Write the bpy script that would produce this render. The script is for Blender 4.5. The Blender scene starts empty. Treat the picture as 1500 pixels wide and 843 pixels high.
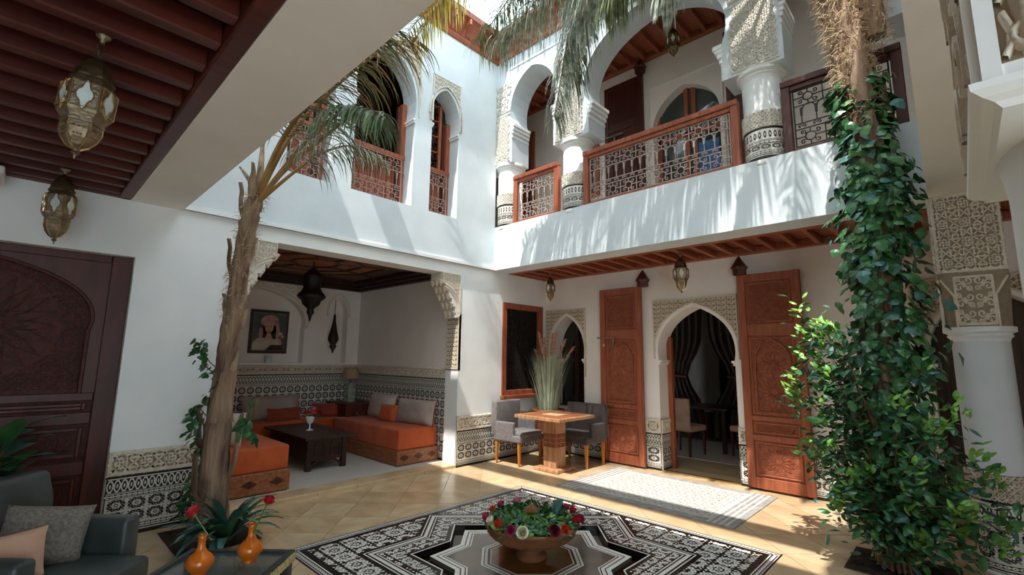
import bpy, bmesh, math, random
from math import sin, cos, pi, radians, sqrt, atan2, hypot
from mathutils import Vector, Matrix
random.seed(7)
S = bpy.context.scene
COL = S.collection
# ---------------------------------------------------------------- camera
cd = bpy.data.cameras.new('camera'); cam = bpy.data.objects.new('camera', cd); COL.objects.link(cam)
cd.sensor_width = 36; cd.lens = 36*689/1500; cd.clip_start = .05
YA, PT, RO = radians(43.66), radians(8.53), radians(.733)
fw = Vector((-sin(YA)*cos(PT), cos(YA)*cos(PT), sin(PT))); rt = Vector((cos(YA), sin(YA), 0)); up = rt.cross(fw)
r2 = rt*cos(RO)+up*sin(RO); u2 = up*cos(RO)-rt*sin(RO)
mw = Matrix((( r2.x,u2.x,-fw.x,0),(r2.y,u2.y,-fw.y,0),(r2.z,u2.z,-fw.z,1.6),(0,0,0,1)))
cam.matrix_world = mw; S.camera = cam
# ---------------------------------------------------------------- sky, sun, exposure
W = bpy.data.worlds.new('sky'); S.world = W; W.use_nodes = True
wn = W.node_tree.nodes; bg = wn['Background']
bg.inputs[0].default_value = (.74, .89, 1.0, 1); bg.inputs[1].default_value = 3.1
sd = bpy.data.lights.new('sun', 'SUN'); sd.energy = 4.9; sd.angle = radians(.6); sd.color = (1, .97, .92)
sun = bpy.data.objects.new('sun', sd); COL.objects.link(sun)
sun.rotation_euler = Vector((-.13, .5, -1)).to_track_quat('-Z', 'Y').to_euler()
S.view_settings.view_transform = 'Standard'; S.view_settings.look = 'None'
S.view_settings.exposure = 0.48; S.view_settings.gamma = 1
S.cycles.max_bounces = 10; S.cycles.diffuse_bounces = 6; S.cycles.transparent_max_bounces = 12

# ---------------------------------------------------------------- helpers
def lin(h):
    h = h.lstrip('#'); c = [int(h[i:i+2], 16)/255 for i in (0, 2, 4)]
    return tuple(x/12.92 if x <= .04045 else ((x+.055)/1.055)**2.4 for x in c)+(1,)
MATS = {}
def mat(name, a, b=None, rough=.6, metal=0, scale=8, bump=0, bscale=40, stretch=(1, 1, 1), spec=.5, trans=0, sheen=0, detail=4, alpha=1, mid=(.35, .65), bdist=.02):
    m = bpy.data.materials.new(name); m.use_nodes = True; N = m.node_tree.nodes; L = m.node_tree.links
    p = N['Principled BSDF']; p.inputs['Roughness'].default_value = rough; p.inputs['Metallic'].default_value = metal
    p.inputs['Specular IOR Level'].default_value = spec; p.inputs['Transmission Weight'].default_value = trans
    p.inputs['Alpha'].default_value = alpha
    if sheen: p.inputs['Sheen Weight'].default_value = sheen
    tc = N.new('ShaderNodeTexCoord'); mp = N.new('ShaderNodeMapping'); mp.inputs['Scale'].default_value = stretch
    L.new(tc.outputs['Object'], mp.inputs['Vector'])
    if b:
        n = N.new('ShaderNodeTexNoise'); n.inputs['Scale'].default_value = scale; n.inputs['Detail'].default_value = detail
        r = N.new('ShaderNodeValToRGB'); r.color_ramp.elements[0].position = mid[0]; r.color_ramp.elements[1].position = mid[1]
        r.color_ramp.elements[0].color = lin(a); r.color_ramp.elements[1].color = lin(b)
        L.new(mp.outputs['Vector'], n.inputs['Vector']); L.new(n.outputs['Fac'], r.inputs['Fac']); L.new(r.outputs['Color'], p.inputs['Base Color'])
    else: p.inputs['Base Color'].default_value = lin(a)
    if bump:
        n2 = N.new('ShaderNodeTexNoise'); n2.inputs['Scale'].default_value = bscale; n2.inputs['Detail'].default_value = 5
        bm_ = N.new('ShaderNodeBump'); bm_.inputs['Strength'].default_value = bump; bm_.inputs['Distance'].default_value = bdist
        L.new(mp.outputs['Vector'], n2.inputs['Vector']); L.new(n2.outputs['Fac'], bm_.inputs['Height']); L.new(bm_.outputs['Normal'], p.inputs['Normal'])
    MATS[name] = m; return m
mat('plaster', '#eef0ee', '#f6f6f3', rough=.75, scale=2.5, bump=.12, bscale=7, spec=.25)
mat('plaster_skylit', '#d7dfe2', '#e0e7ea', rough=.75, scale=2.5, bump=.12, bscale=7, spec=.25)  # plaster dimmed and blued; skylight put into the upper walls' colour
mat('plaster_cream', '#efe6dc', '#f4ece2', rough=.75, scale=2.5, bump=.1, bscale=7, spec=.25)
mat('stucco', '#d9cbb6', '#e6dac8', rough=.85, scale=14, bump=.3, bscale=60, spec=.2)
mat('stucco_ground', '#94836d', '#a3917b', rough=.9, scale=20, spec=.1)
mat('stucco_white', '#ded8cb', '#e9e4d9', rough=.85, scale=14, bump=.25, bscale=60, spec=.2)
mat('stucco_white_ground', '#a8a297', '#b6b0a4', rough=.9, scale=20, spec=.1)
mat('travertine', '#bfa27c', '#d3ba95', rough=.22, scale=2.2, detail=8, bump=.04, bscale=12, stretch=(1, 2.2, 1))
mat('travertine_pale', '#c5a880', '#d8be98', rough=.24, scale=3, detail=8, stretch=(2, 1, 1))
mat('travertine_warm', '#bc9d75', '#d0b48e', rough=.22, scale=3, detail=8, stretch=(1, 1.6, 1))
mat('joint', '#b89c74', rough=.8)
mat('step_edge', '#a9825a', '#bd9669', rough=.5, scale=6)
mat('glaze_white', '#e2ded2', '#eae7dd', rough=.3, scale=30)
mat('glaze_black', '#15120f', '#221c17', rough=.28, scale=30)
mat('glaze_brown', '#5a3a22', '#7b5633', rough=.3, scale=30)
mat('water', '#1a120a', rough=.03, spec=.8)
mat('pool_floor', '#5f574e', '#776b5e', rough=.07, scale=3)
mat('pool_amber', '#6b4420', '#8a5c2e', rough=.08, scale=4)
mat('wood_red', '#8c472d', '#a65c3c', rough=.5, scale=5, stretch=(6, 6, .6), bump=.15, bscale=30)
mat('wood_red_carved', '#88442b', '#9f5839', rough=.6, scale=18, bump=.5, bscale=70)
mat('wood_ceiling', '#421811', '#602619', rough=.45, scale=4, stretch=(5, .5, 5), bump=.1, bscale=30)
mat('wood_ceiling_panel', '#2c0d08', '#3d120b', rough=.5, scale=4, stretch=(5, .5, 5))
mat('wood_dark', '#43190f', '#582418', rough=.45, scale=4, stretch=(5, 5, .5), bump=.1)
mat('wood_dark_carved', '#42180f', '#561f14', rough=.55, scale=20, bump=.5, bscale=60)
mat('wood_orange', '#80482c', '#a06440', rough=.45, scale=5, stretch=(1, 6, 6), bump=.1)
mat('wood_table', '#a06c48', '#c29670', rough=.4, scale=5, stretch=(6, 6, .7), bump=.1)
mat('wood_leg', '#b06b28', '#c98537', rough=.35, scale=6, stretch=(6, 6, .6))
mat('wood_black', '#2a1611', '#3b2018', rough=.4, scale=8, bump=.1)
mat('iron', '#2b2522', rough=.55, metal=.4)
mat('iron_sunlit', '#b09c92', rough=.5, metal=.2)  # iron lightened; sunlit highlights put into the colour
mat('brass', '#9a8a74', '#76654e', rough=.42, metal=.75, scale=25, bump=.3, bscale=90)
mat('brass_dark', '#6b563d', '#4f3d2a', rough=.45, metal=.75, scale=20, bump=.3, bscale=90)
mat('brass_bright', '#c0a478', rough=.25, metal=.9)
mat('black_metal', '#1d1a19', '#2b2624', rough=.45, metal=.5, scale=30, bump=.3, bscale=80)
mat('frosted_glass', '#c3d2cf', '#dbe4e0', rough=.4, scale=20, spec=.5)
mat('velvet', '#b04518', '#c65a22', rough=.75, scale=3, bump=.25, bscale=6, sheen=.15, bdist=.05)
mat('velvet_dark', '#8a3018', '#9c3a1f', rough=.8, scale=3, sheen=.4)
mat('satin', '#9d8b80', '#b5a498', rough=.45, scale=3, bump=.3, bscale=9, sheen=.2, bdist=.04)
mat('satin_pale', '#c0afa0', '#d0c1b3', rough=.55, scale=3, bump=.3, bscale=9, bdist=.04)
mat('piping', '#a5391c', rough=.6)
mat('carpet', '#b3a89c', '#c5bcb0', rough=.95, scale=60, bump=.4, bscale=180)
mat('rug', '#8f8a84', '#aba59e', rough=.95, scale=12, detail=8, bump=.3, bscale=150)
mat('rug_stripe', '#c2bdb5', '#cfcac2', rough=.95, scale=30)
mat('grey_fabric', '#645d5a', '#787170', rough=.8, scale=30, bump=.15, bscale=160, sheen=.2)
mat('brown_fabric', '#3a302c', '#463b36', rough=.75, scale=30, bump=.1, bscale=160, sheen=.2)
mat('leather', '#343a39', '#434b4a', rough=.38, scale=6, bump=.1, bscale=120)
mat('cushion_grey', '#6a625a', '#8e857a', rough=.85, scale=60, bump=.4, bscale=150, detail=8)
mat('cushion_peach', '#c79c82', '#d3ab92', rough=.8, scale=8, bump=.1, bscale=100)
mat('glass_top', '#566460', rough=.05, spec=.9, alpha=.55)
mat('table_base', '#2a2c2b', '#3c3f3d', rough=.4, scale=20)
mat('rope', '#bda773', '#8b7648', rough=.7, scale=60)
mat('orange_glaze', '#cf6412', '#e0781c', rough=.12, scale=6, spec=.7)
mat('terracotta', '#7d4c2e', '#96603c', rough=.7, scale=8, bump=.2, bscale=40)
mat('terracotta_brown', '#774329', '#8d5534', rough=.6, scale=8)
mat('soil', '#221812', '#382a20', rough=.95, scale=25, bump=.8, bscale=50)
mat('leaf_dark', '#2c5534', '#457544', rough=.3, scale=14, spec=.5)
mat('leaf_mid', '#3a6834', '#568644', rough=.4, scale=14)
mat('leaf_bright', '#5f9138', '#85b34a', rough=.4, scale=14)
mat('leaf_blue', '#37605a', '#4d7a6c', rough=.4, scale=10)
mat('frond_green', '#3f4c2a', '#868e5c', rough=.4, scale=12)
mat('frond_grey_glint', '#66705c', '#c4c9b6', rough=.35, scale=14)  # green-grey leaflets; white sun glints put into the pale noise tone
mat('frond_cool', '#4c6440', '#7a9166', rough=.45, scale=6)
mat('frond_backlit', '#a79a2e', '#d0bf43', rough=.5, scale=5)  # yellow-green puts sunlight from behind into the leaflet colour
mat('frond_brown', '#8b6a3c', '#a8854f', rough=.7, scale=5)
mat('bark', '#7d614b', '#b49a7c', rough=.9, scale=7, stretch=(3, 3, .5), bump=.8, bscale=18, bdist=.03)
mat('bark_red', '#664b3d', '#a68a72', rough=.85, scale=5, stretch=(3, 3, .35), bump=.7, bscale=14, bdist=.03)
mat('fibre', '#a98a66', '#d6c2a2', rough=.95, scale=30)
mat('stem_brown', '#5c4130', '#7b5a40', rough=.8, scale=12)
mat('grass_blade', '#a2ab8e', '#c2c8aa', rough=.6, scale=6)
mat('grass_plume', '#b57f66', '#d6a28a', rough=.9, scale=20)
mat('rose_red', '#a30f1b', '#c31d28', rough=.6, scale=20)
mat('rose_dark', '#6d0f2b', '#8c1838', rough=.6, scale=20)
mat('rose_pink', '#c2577a', '#d98299', rough=.6, scale=20)
mat('rose_magenta', '#a3214f', '#c1356a', rough=.6, scale=20)
mat('rose_orange', '#cc3a22', '#e05c32', rough=.6, scale=20)
mat('rose_white', '#e3dec0', '#f0ecd8', rough=.6, scale=20)
mat('lamp_shade', '#a48a6a', '#b59b79', rough=.8, scale=20)
mat('lamp_green', '#8f9b80', '#a9b296', rough=.4, scale=12)
mat('ceramic', '#e9e6e0', rough=.2)
mat('plastic_white', '#e8e6e0', rough=.4)
mat('curtain', '#3d322b', '#57483d', rough=.85, scale=6, stretch=(4, 4, .4))
mat('curtain_pale', '#9b958d', '#aea8a0', rough=.8, scale=6, stretch=(4, 4, .4))
mat('dark_room', '#2a211c', '#332822', rough=.9, scale=2)  # near-black colour puts the shade of unlit rooms into their surfaces
mat('dark_glass', '#101414', rough=.06, spec=.8)
mat('pane', '#3d4744', rough=.05, spec=.8)
mat('screen_blue', '#2e79b4', '#1d5c93', rough=.4, scale=20)
mat('painted_dark', '#3a2216', '#5b351f', rough=.5, scale=22, detail=6)
mat('painted_orange', '#7d3a12', '#b3642a', rough=.5, scale=50, detail=3, mid=(.45, .55))
mat('painted_gold', '#9a7434', rough=.5)
mat('skin', '#c9987c', rough=.6); mat('scarf', '#b07a74', '#c99a90', rough=.8, scale=9); mat('paint_bg', '#3d4a4a', '#59625d', rough=.6, scale=4)
mat('paint_dress', '#b9a48f', '#cdbba6', rough=.7, scale=7); mat('paint_dark', '#2a1c18', rough=.6)
mat('lip', '#8e3a36', rough=.6); mat('concrete', '#bdb3a4', '#cbc2b4', rough=.9, scale=4)
M_ = MATS

class MB:
    def __init__(s): s.v = []; s.f = []; s.m = []
    def add(s, vs, fs, mi=0):
        o = len(s.v); s.v.extend(vs); s.f.extend([tuple(i+o for i in f) for f in fs]); s.m.extend([mi]*len(fs)); return s
    def box(s, x0, x1, y0, y1, z0, z1, mi=0):
        v = [(x, y, z) for z in (z0, z1) for y in (y0, y1) for x in (x0, x1)]
        return s.add(v, [(0, 2, 3, 1), (4, 5, 7, 6), (0, 1, 5, 4), (2, 6, 7, 3), (0, 4, 6, 2), (1, 3, 7, 5)], mi)
    def mbox(s, M, u0, u1, v0, v1, h0, h1, mi=0):
        v = [M(u, w, h) for h in (h0, h1) for w in (v0, v1) for u in (u0, u1)]
        return s.add(v, [(0, 2, 3, 1), (4, 5, 7, 6), (0, 1, 5, 4), (2, 6, 7, 3), (0, 4, 6, 2), (1, 3, 7, 5)], mi)
    def lathe(s, prof, c=(0, 0, 0), n=16, mi=0, cap=True, rot=0, sq=None):
        o = len(s.v); vs = []
        for (r, z) in prof:
            for k in range(n):
                a = 2*pi*k/n+rot; vs.append((c[0]+r*cos(a), c[1]+r*sin(a), c[2]+z))
        fs = [(i*n+k, i*n+(k+1) % n, (i+1)*n+(k+1) % n, (i+1)*n+k) for i in range(len(prof)-1) for k in range(n)]
        if cap: fs.append(tuple(range(n))[::-1]); fs.append(tuple(range((len(prof)-1)*n, len(prof)*n)))
        return s.add(vs, fs, mi)
    def tube(s, pts, r, n=5, mi=0, closed=False, cap=True):
        P = [Vector(p) for p in pts]; K = len(P); vs = []
        rr = r if isinstance(r, (list, tuple)) else [r]*K
        up0 = None
        for i in range(K):
            if closed: t = P[(i+1) % K]-P[i-1]
            else: t = P[min(i+1, K-1)]-P[max(i-1, 0)]
            if t.length < 1e-9: t = Vector((0, 0, 1))
            t.normalize()
            if up0 is None: up0 = t.orthogonal().normalized()
            a = up0-t*up0.dot(t)
            if a.length < 1e-5: a = t.orthogonal()
            a.normalize(); up0 = a; b = t.cross(a)
            for k in range(n):
                q = 2*pi*k/n; w = P[i]+(a*cos(q)+b*sin(q))*rr[i]; vs.append(tuple(w))
        fs = [(i*n+k, i*n+(k+1) % n, ((i+1) % K)*n+(k+1) % n, ((i+1) % K)*n+k) for i in range(K if closed else K-1) for k in range(n)]
        if not closed and cap and n > 2: fs += [tuple(range(n))[::-1], tuple(range((K-1)*n, K*n))]
        return s.add(vs, fs, mi)
    def poly(s, M, pts, h0, h1, mi=0):   # extruded star-shaped polygon facing +h
        n = len(pts); cu = sum(p[0] for p in pts)/n; cv = sum(p[1] for p in pts)/n
        vs = [M(u, w, h1) for u, w in pts]; o = n
        if n > 4:
            vs.append(M(cu, cv, h1)); fs = [(i, (i+1) % n, n) for i in range(n)]; o = n+1
        else: fs = [tuple(range(n))]
        if h0 is not None:
            vs += [M(u, w, h0) for u, w in pts]; fs += [(o+i, o+(i+1) % n, (i+1) % n, i) for i in range(n)]
        return s.add(vs, fs, mi)
    def strap(s, M, pts, w, h, mi=0, closed=False, h0=0.):
        K = len(pts)
        if K < 2: return s
        vs = []
        for i in range(K):
            a = pts[i-1] if (i > 0 or closed) else pts[i]; b = pts[(i+1) % K] if (i < K-1 or closed) else pts[i]
            dx, dy = b[0]-a[0], b[1]-a[1]; l = hypot(dx, dy) or 1; nx, ny = -dy/l, dx/l
            for q, hh in ((-.5, h0), (-.28, h), (.28, h), (.5, h0)):
                vs.append(M(pts[i][0]+nx*w*q, pts[i][1]+ny*w*q, hh))
        fs = []
        for i in range(K if closed else K-1):
            j = (i+1) % K
            for k in range(3): fs.append((i*4+k, i*4+k+1, j*4+k+1, j*4+k))
        return s.add(vs, fs, mi)
    def build(s, name, m, parent=None, smooth=False, bevel=0, seg=2, kind=None, label=None):
        me = bpy.data.meshes.new(name); me.from_pydata(s.v, [], s.f)
        ms = m if isinstance(m, (list, tuple)) else [m]
        for x in ms: me.materials.append(MATS[x] if isinstance(x, str) else x)
        if len(ms) > 1: me.polygons.foreach_set('material_index', s.m)
        if bevel:
            b = bmesh.new(); b.from_mesh(me)
            bmesh.ops.recalc_face_normals(b, faces=b.faces)
            es = [e for e in b.edges if len(e.link_faces) == 2 and e.calc_face_angle(0) > .35]
            bmesh.ops.bevel(b, geom=es, offset=bevel, segments=seg, affect='EDGES', profile=.5)
            b.to_mesh(me); b.free()
        if smooth: me.polygons.foreach_set('use_smooth', [True]*len(me.polygons))
        me.update()
        o = bpy.data.objects.new(name, me); COL.objects.link(o)
        if parent: o.parent = parent
        if kind: o['kind'] = kind
        if label: o['label'] = label
        return o
def tag(o, label, cat, group=None):
    o['label'] = label; o['category'] = cat
    if group: o['group'] = group
    return o
def thing(name, label, cat, loc=(0, 0, 0), rz=0, group=None):
    o = bpy.data.objects.new(name, None); COL.objects.link(o); o.location = loc; o.rotation_euler = (0, 0, rz)
    o.empty_display_size = .1
    return tag(o, label, cat, group)
def struct(name, label, cat):
    o = bpy.data.objects.new(name, None); COL.objects.link(o); o['kind'] = 'structure'; o['label'] = label; o['category'] = cat; return o
def dup(root, loc=None, rz=None, label=None, group=None, scale=None):
    def cp(o, par):
        c = o.copy(); COL.objects.link(c)
        if par: c.parent = par
        for k in o.children: cp(k, c)
        return c
    r = cp(root, None)
    if loc is not None: r.location = loc
    if rz is not None: r.rotation_euler.z = rz
    if scale is not None: r.scale = (scale,)*3
    if label: r['label'] = label
    if group: r['group'] = group
    return r
# plane maps: (u, v, h) -> world, h = height off the surface towards the viewer
XL, YB, YG = -5.54, 5.34, 6.72
def ML(u, v, h): return (XL+h, u, v)              # left wall, u = y
def MBk(u, v, h): return (u, YB-h, v)             # upper back facade, u = x
def MG(u, v, h): return (u, YG-h, v)              # ground back wall
def plane(axis, c, sgn):
    if axis == 'x': return lambda u, v, h: (c+sgn*h, u, v)
    return lambda u, v, h: (u, c+sgn*h, v)
def off(M, d): return lambda u, v, h: M(u, v, h+d)
def cyl(cx, cy, r, a0=0): return lambda u, v, h: (cx+(r+h)*cos(a0+u/r), cy+(r+h)*sin(a0+u/r), v)
def wall_openings(mb, M, u0, u1, z0, z1, ops, depth, mi=0, back=True):
    """wall face with arched openings; ops = list of (outline pts from left sill over the top to right sill)"""
    cur = u0
    for pts in ops:
        L = min(p[0] for p in pts); R = max(p[0] for p in pts); ti = max(range(len(pts)), key=lambda i: pts[i][1])
        zs = pts[0][1]; zt = pts[ti][1]
        for d in ((0,) if not back else (0, -depth)):
            def q(a, b, c, e): mb.add([M(a[0], a[1], d), M(b[0], b[1], d), M(c[0], c[1], d), M(e[0], e[1], d)], [(0, 1, 2, 3)], mi)
            q((cur, z0), (L, z0), (L, z1), (cur, z1))
            if zs > z0+1e-6: q((L, z0), (R, z0), (R, zs), (L, zs))
            q((L, zt), (R, zt), (R, z1), (L, z1))
            for i in range(ti):
                if abs(pts[i+1][1]-pts[i][1]) > 1e-6: q((L, pts[i][1]), pts[i], pts[i+1], (L, pts[i+1][1]))
            for i in range(ti, len(pts)-1):
                if abs(pts[i+1][1]-pts[i][1]) > 1e-6: q(pts[i+1], (R, pts[i+1][1]), (R, pts[i][1]), pts[i])
        ring = pts+[pts[0]] if zs > z0 else pts
        for a, b in zip(ring, ring[1:]):
            mb.add([M(a[0], a[1], 0), M(b[0], b[1], 0), M(b[0], b[1], -depth), M(a[0], a[1], -depth)], [(0, 1, 2, 3)], mi)
        cur = R
    for d in ((0,) if not back else (0, -depth)):
        mb.add([M(cur, z0, d), M(u1, z0, d), M(u1, z1, d), M(cur, z1, d)], [(0, 1, 2, 3)], mi)
    # outer rim
    segs = [((u1, z0), (u1, z1)), ((u1, z1), (u0, z1)), ((u0, z1), (u0, z0))]; cur = u0
    for pts in ops:
        if abs(pts[0][1]-z0) < 1e-6: segs.append(((cur, z0), (pts[0][0], z0))); cur = pts[-1][0]
    segs.append(((cur, z0), (u1, z0)))
    for a, b in segs: mb.add([M(a[0], a[1], 0), M(b[0], b[1], 0), M(b[0], b[1], -depth), M(a[0], a[1], -depth)], [(0, 1, 2, 3)], mi)
def horseshoe(cu, w, sill, spring, apex, n=9, t0=18, point=.04, imp=.03, R=None):
    """outline from left sill to right sill; impost step then horseshoe arc"""
    t0 = radians(t0); H = (apex-point-spring)/(1+sin(t0)); R = R or (w-imp*.2)/cos(t0)
    half = []
    for i in range(n+1):
        th = -t0+(pi/2+t0)*i/n
        half.append((-R*cos(th), spring+H*sin(t0)+H*sin(th)+point*max(0, sin(th))**6*(i/n)**4))
    L = [(-w, sill), (-w, spring-.001)]+half
    return [(cu+a, b) for a, b in L]+[(cu-a, b) for a, b in L[::-1][1:]]
def rect_open(a, b, z0, z1): return [(a, z0), (a, z1), (b, z1), (b, z0)]
def inpoly(p, P):
    x, y = p; c = False; j = len(P)-1
    for i in range(len(P)):
        if (P[i][1] > y) != (P[j][1] > y) and x < (P[j][0]-P[i][0])*(y-P[i][1])/(P[j][1]-P[i][1])+P[i][0]: c = not c
        j = i
    return c
# ---- carved stucco: curves on a lattice, clipped to a region
def circ(cx, cy, r, n=12, a0=0, a1=2*pi): return [(cx+r*cos(a0+(a1-a0)*i/n), cy+r*sin(a0+(a1-a0)*i/n)) for i in range(n+1)]
def spiral(cx, cy, r0, turns, a0, n=14, sg=1): return [(cx+r0*(1-.8*i/n)*cos(a0+sg*2*pi*turns*i/n), cy+r0*(1-.8*i/n)*sin(a0+sg*2*pi*turns*i/n)) for i in range(n+1)]
def motif_star(a):
    C = [circ(.5*a, .5*a, .22*a, 8), [(0, 0), (a, a)], [(0, a), (a, 0)], [(.5*a, 0), (a, .5*a), (.5*a, a), (0, .5*a), (.5*a, 0)],
         circ(0, 0, .3*a, 4, 0, pi/2), circ(a, 0, .3*a, 4, pi/2, pi), circ(a, a, .3*a, 4, pi, 1.5*pi), circ(0, a, .3*a, 4, 1.5*pi, 2*pi)]
    return C
def motif_scroll(a):
    return [spiral(.3*a, .3*a, .26*a, 1.2, 0, 9), spiral(.75*a, .7*a, .26*a, 1.2, pi, 9), [(.05*a, .95*a), (.4*a, .62*a), (.62*a, .38*a), (.95*a, .05*a)], circ(.8*a, .22*a, .13*a, 6), circ(.22*a, .8*a, .13*a, 6)]
def relief(mb, M, u0, u1, v0, v1, a, w, h, motif=motif_star, inside=None, border=True, mi=0, sub=3):
    nu = max(1, round((u1-u0)/a)); nv = max(1, round((v1-v0)/a)); au, av = (u1-u0)/nu, (v1-v0)/nv
    for i in range(nu):
        for j in range(nv):
            fx = (i % 2 == 1) if motif is motif_scroll else False
            for c in motif(1.0):
                P = [(u0+(i+((1-x) if fx else x))*au, v0+(j+y)*av) for x, y in c]
                if inside is None: mb.strap(M, P, w, h, mi); continue
                if len(P) < 5: P = [(P[k][0]+(P[k+1][0]-P[k][0])*t/sub, P[k][1]+(P[k+1][1]-P[k][1])*t/sub) for k in range(len(P)-1) for t in range(sub)]+[P[-1]]
                run = []
                for p in P:
                    if inside(p): run.append(p)
                    else:
                        mb.strap(M, run, w, h, mi); run = []
                mb.strap(M, run, w, h, mi)
    if border:
        q = w*.6
        mb.strap(M, [(u0+q, v0+q), (u1-q, v0+q)], w*1.4, h*1.1, mi); mb.strap(M, [(u0+q, v1-q), (u1-q, v1-q)], w*1.4, h*1.1, mi)
        mb.strap(M, [(u0+q, v0+q), (u0+q, v1-q)], w*1.4, h*1.1, mi); mb.strap(M, [(u1-q, v0+q), (u1-q, v1-q)], w*1.4, h*1.1, mi)
# ---- zellige
def star(cu, cv, r, k=.45, n=8, a0=0): return [(cu+(r if i % 2 == 0 else r*k)*cos(a0+pi*i/n), cv+(r if i % 2 == 0 else r*k)*sin(a0+pi*i/n)) for i in range(2*n)]
def z_field(W, B, M, u0, u1, v0, v1, a, h=.0012):
    nu = max(1, round((u1-u0)/a)); nv = max(1, round((v1-v0)/a)); au, av = (u1-u0)/nu, (v1-v0)/nv
    def P(pts, mb, mi=0): mb.poly(M, pts, None, h, mi)
    for i in range(nu):
        for j in range(nv):
            cu, cv = u0+(i+.5)*au, v0+(j+.5)*av; s = min(au, av)
            P(star(cu, cv, .18*s, .6), B, 1); W.poly(M, star(cu, cv, .09*s, .5), None, h*2)
            for k in range(8):
                t = pi/8+k*pi/4; c, n = cos(t), sin(t)
                def q(r, w): return (cu+(c*r-n*w)*au, cv+(n*r+c*w)*av)
                P([q(.2, 0), q(.28, -.115), q(.42, -.115), q(.475, 0), q(.42, .115), q(.28, .115)], B)
                W.poly(M, [q(.30, -.028), q(.38, 0), q(.30, .028), q(.27, 0)], None, h*2)
                t2 = k*pi/4; c, n = cos(t2), sin(t2)
                if k % 2 == 0: P([q(.24, -.012), q(.5, -.012), q(.5, .012), q(.24, .012)], B)
                else: P([q(.24, -.012), q(.52, -.03), q(.62, 0), q(.52, .03), q(.24, .012)], B)
def z_stripe(W, B, M, u0, u1, v0, v1, black, h=.0012):
    (B if black else W).poly(M, [(u0, v0), (u1, v0), (u1, v1), (u0, v1)], None, h)
def z_long(W, B, M, u0, u1, v0, v1, black, h=.0012, seg=.3):
    n = max(1, round((u1-u0)/seg))
    for i in range(n): z_stripe(W, B, M, u0+(u1-u0)*i/n, u0+(u1-u0)*(i+1)/n, v0, v1, black, h)
def z_chain(W, B, M, u0, u1, v0, v1, a, seg=.3):
    z_long(W, B, M, u0, u1, v0, v1, True, .001, seg); n = max(1, round((u1-u0)/a)); d = (u1-u0)/n; m = (v0+v1)/2; hh = (v1-v0)
    for i in range(n):
        c = u0+(i+.5)*d
        W.poly(M, [(c-.5*d, m-.08*hh), (c-.18*d, m-.36*hh), (c+.18*d, m-.36*hh), (c+.5*d, m-.08*hh), (c+.5*d, m+.08*hh), (c+.18*d, m+.36*hh), (c-.18*d, m+.36*hh), (c-.5*d, m+.08*hh)], None, .002)
        B.poly(M, [(c-.14*d, m), (c, m-.16*hh), (c+.14*d, m), (c, m+.16*hh)], None, .003)
def z_hex(W, B, M, u0, u1, v0, v1, a, seg=.3):
    z_long(W, B, M, u0, u1, v0, v1, True, .001, seg)
    n = max(1, round((u1-u0)/a)); d = (u1-u0)/n; m = (v0+v1)/2; H = (v1-v0)*.94
    for i in range(n):
        c = u0+(i+.5)*d
        for k, (w, hh, mb, h) in enumerate(((.5, .5, W, .0018), (.3, .37, B, .0026), (.12, .17, W, .0034))):
            mb.poly(M, [(c-w*d*.4, m-hh*H), (c+w*d*.4, m-hh*H), (c+w*d, m-hh*H*.35), (c+w*d, m+hh*H*.35), (c+w*d*.4, m+hh*H), (c-w*d*.4, m+hh*H), (c-w*d, m+hh*H*.35), (c-w*d, m-hh*H*.35)], None, h, 0)
def dado(parent, M, u0, u1, z0=0, hz=.52, hs=.73, a=.14, seg=.3, base_t=.012, frieze='stucco', sa=.19, nz=None):
    """zellige panel + carved band; heights absolute above z0"""
    Bs = MB(); W = MB(); B = MB()
    n = max(1, round((u1-u0)/seg))
    def slab(mb, v0, v1, h0, h1):
        for i in range(n):
            a0, a1 = u0+(u1-u0)*i/n, u0+(u1-u0)*(i+1)/n; mb.mbox(M, a0, a1, v0, v1, h0, h1)
    slab(Bs, z0, z0+hz, -.01, base_t); N = off(M, base_t)
    t = hz/.52
    z_long(W, B, N, u0, u1, z0, z0+.035, True, seg=seg); z_long(W, B, N, u0, u1, z0+.045, z0+.055, True, seg=seg)
    z_chain(W, B, N, u0, u1, z0+.065, z0+.095, .04, seg)
    hx0 = z0+hz-.14
    z_field(W, B, N, u0+.02, u1-.02, z0+.11, hx0-.055, a)
    z_chain(W, B, N, u0, u1, hx0-.045, hx0-.015, .04, seg)
    z_hex(W, B, N, u0+.01, u1-.01, hx0, hx0+.11, .05)
    z_long(W, B, N, u0, u1, z0+hz-.02, z0+hz, True, seg=seg); z_stripe(W, B, N, u0+.004, u0+.014, z0, z0+hz, True); z_stripe(W, B, N, u1-.014, u1-.004, z0, z0+hz, True)
    z_long(W, B, N, u0, u1, hx0-.055, hx0-.05, True, seg=seg); z_long(W, B, N, u0, u1, hx0-.008, hx0-.003, True, seg=seg)
    Bs.build('glazed_base', 'glaze_white', parent); B.build('zellige_tiles', ['glaze_black', 'glaze_brown'], parent, kind='stuff'); W.build('zellige_inlay', 'glaze_white', parent, kind='stuff')
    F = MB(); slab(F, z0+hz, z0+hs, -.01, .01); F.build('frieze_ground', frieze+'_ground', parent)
    R = MB(); relief(R, off(M, .01), u0, u1, z0+hz+.004, z0+hs-.004, sa, .013*sa/.1, .013, motif_star)
    R.build('carved_frieze', frieze, parent, kind='stuff')
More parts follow.
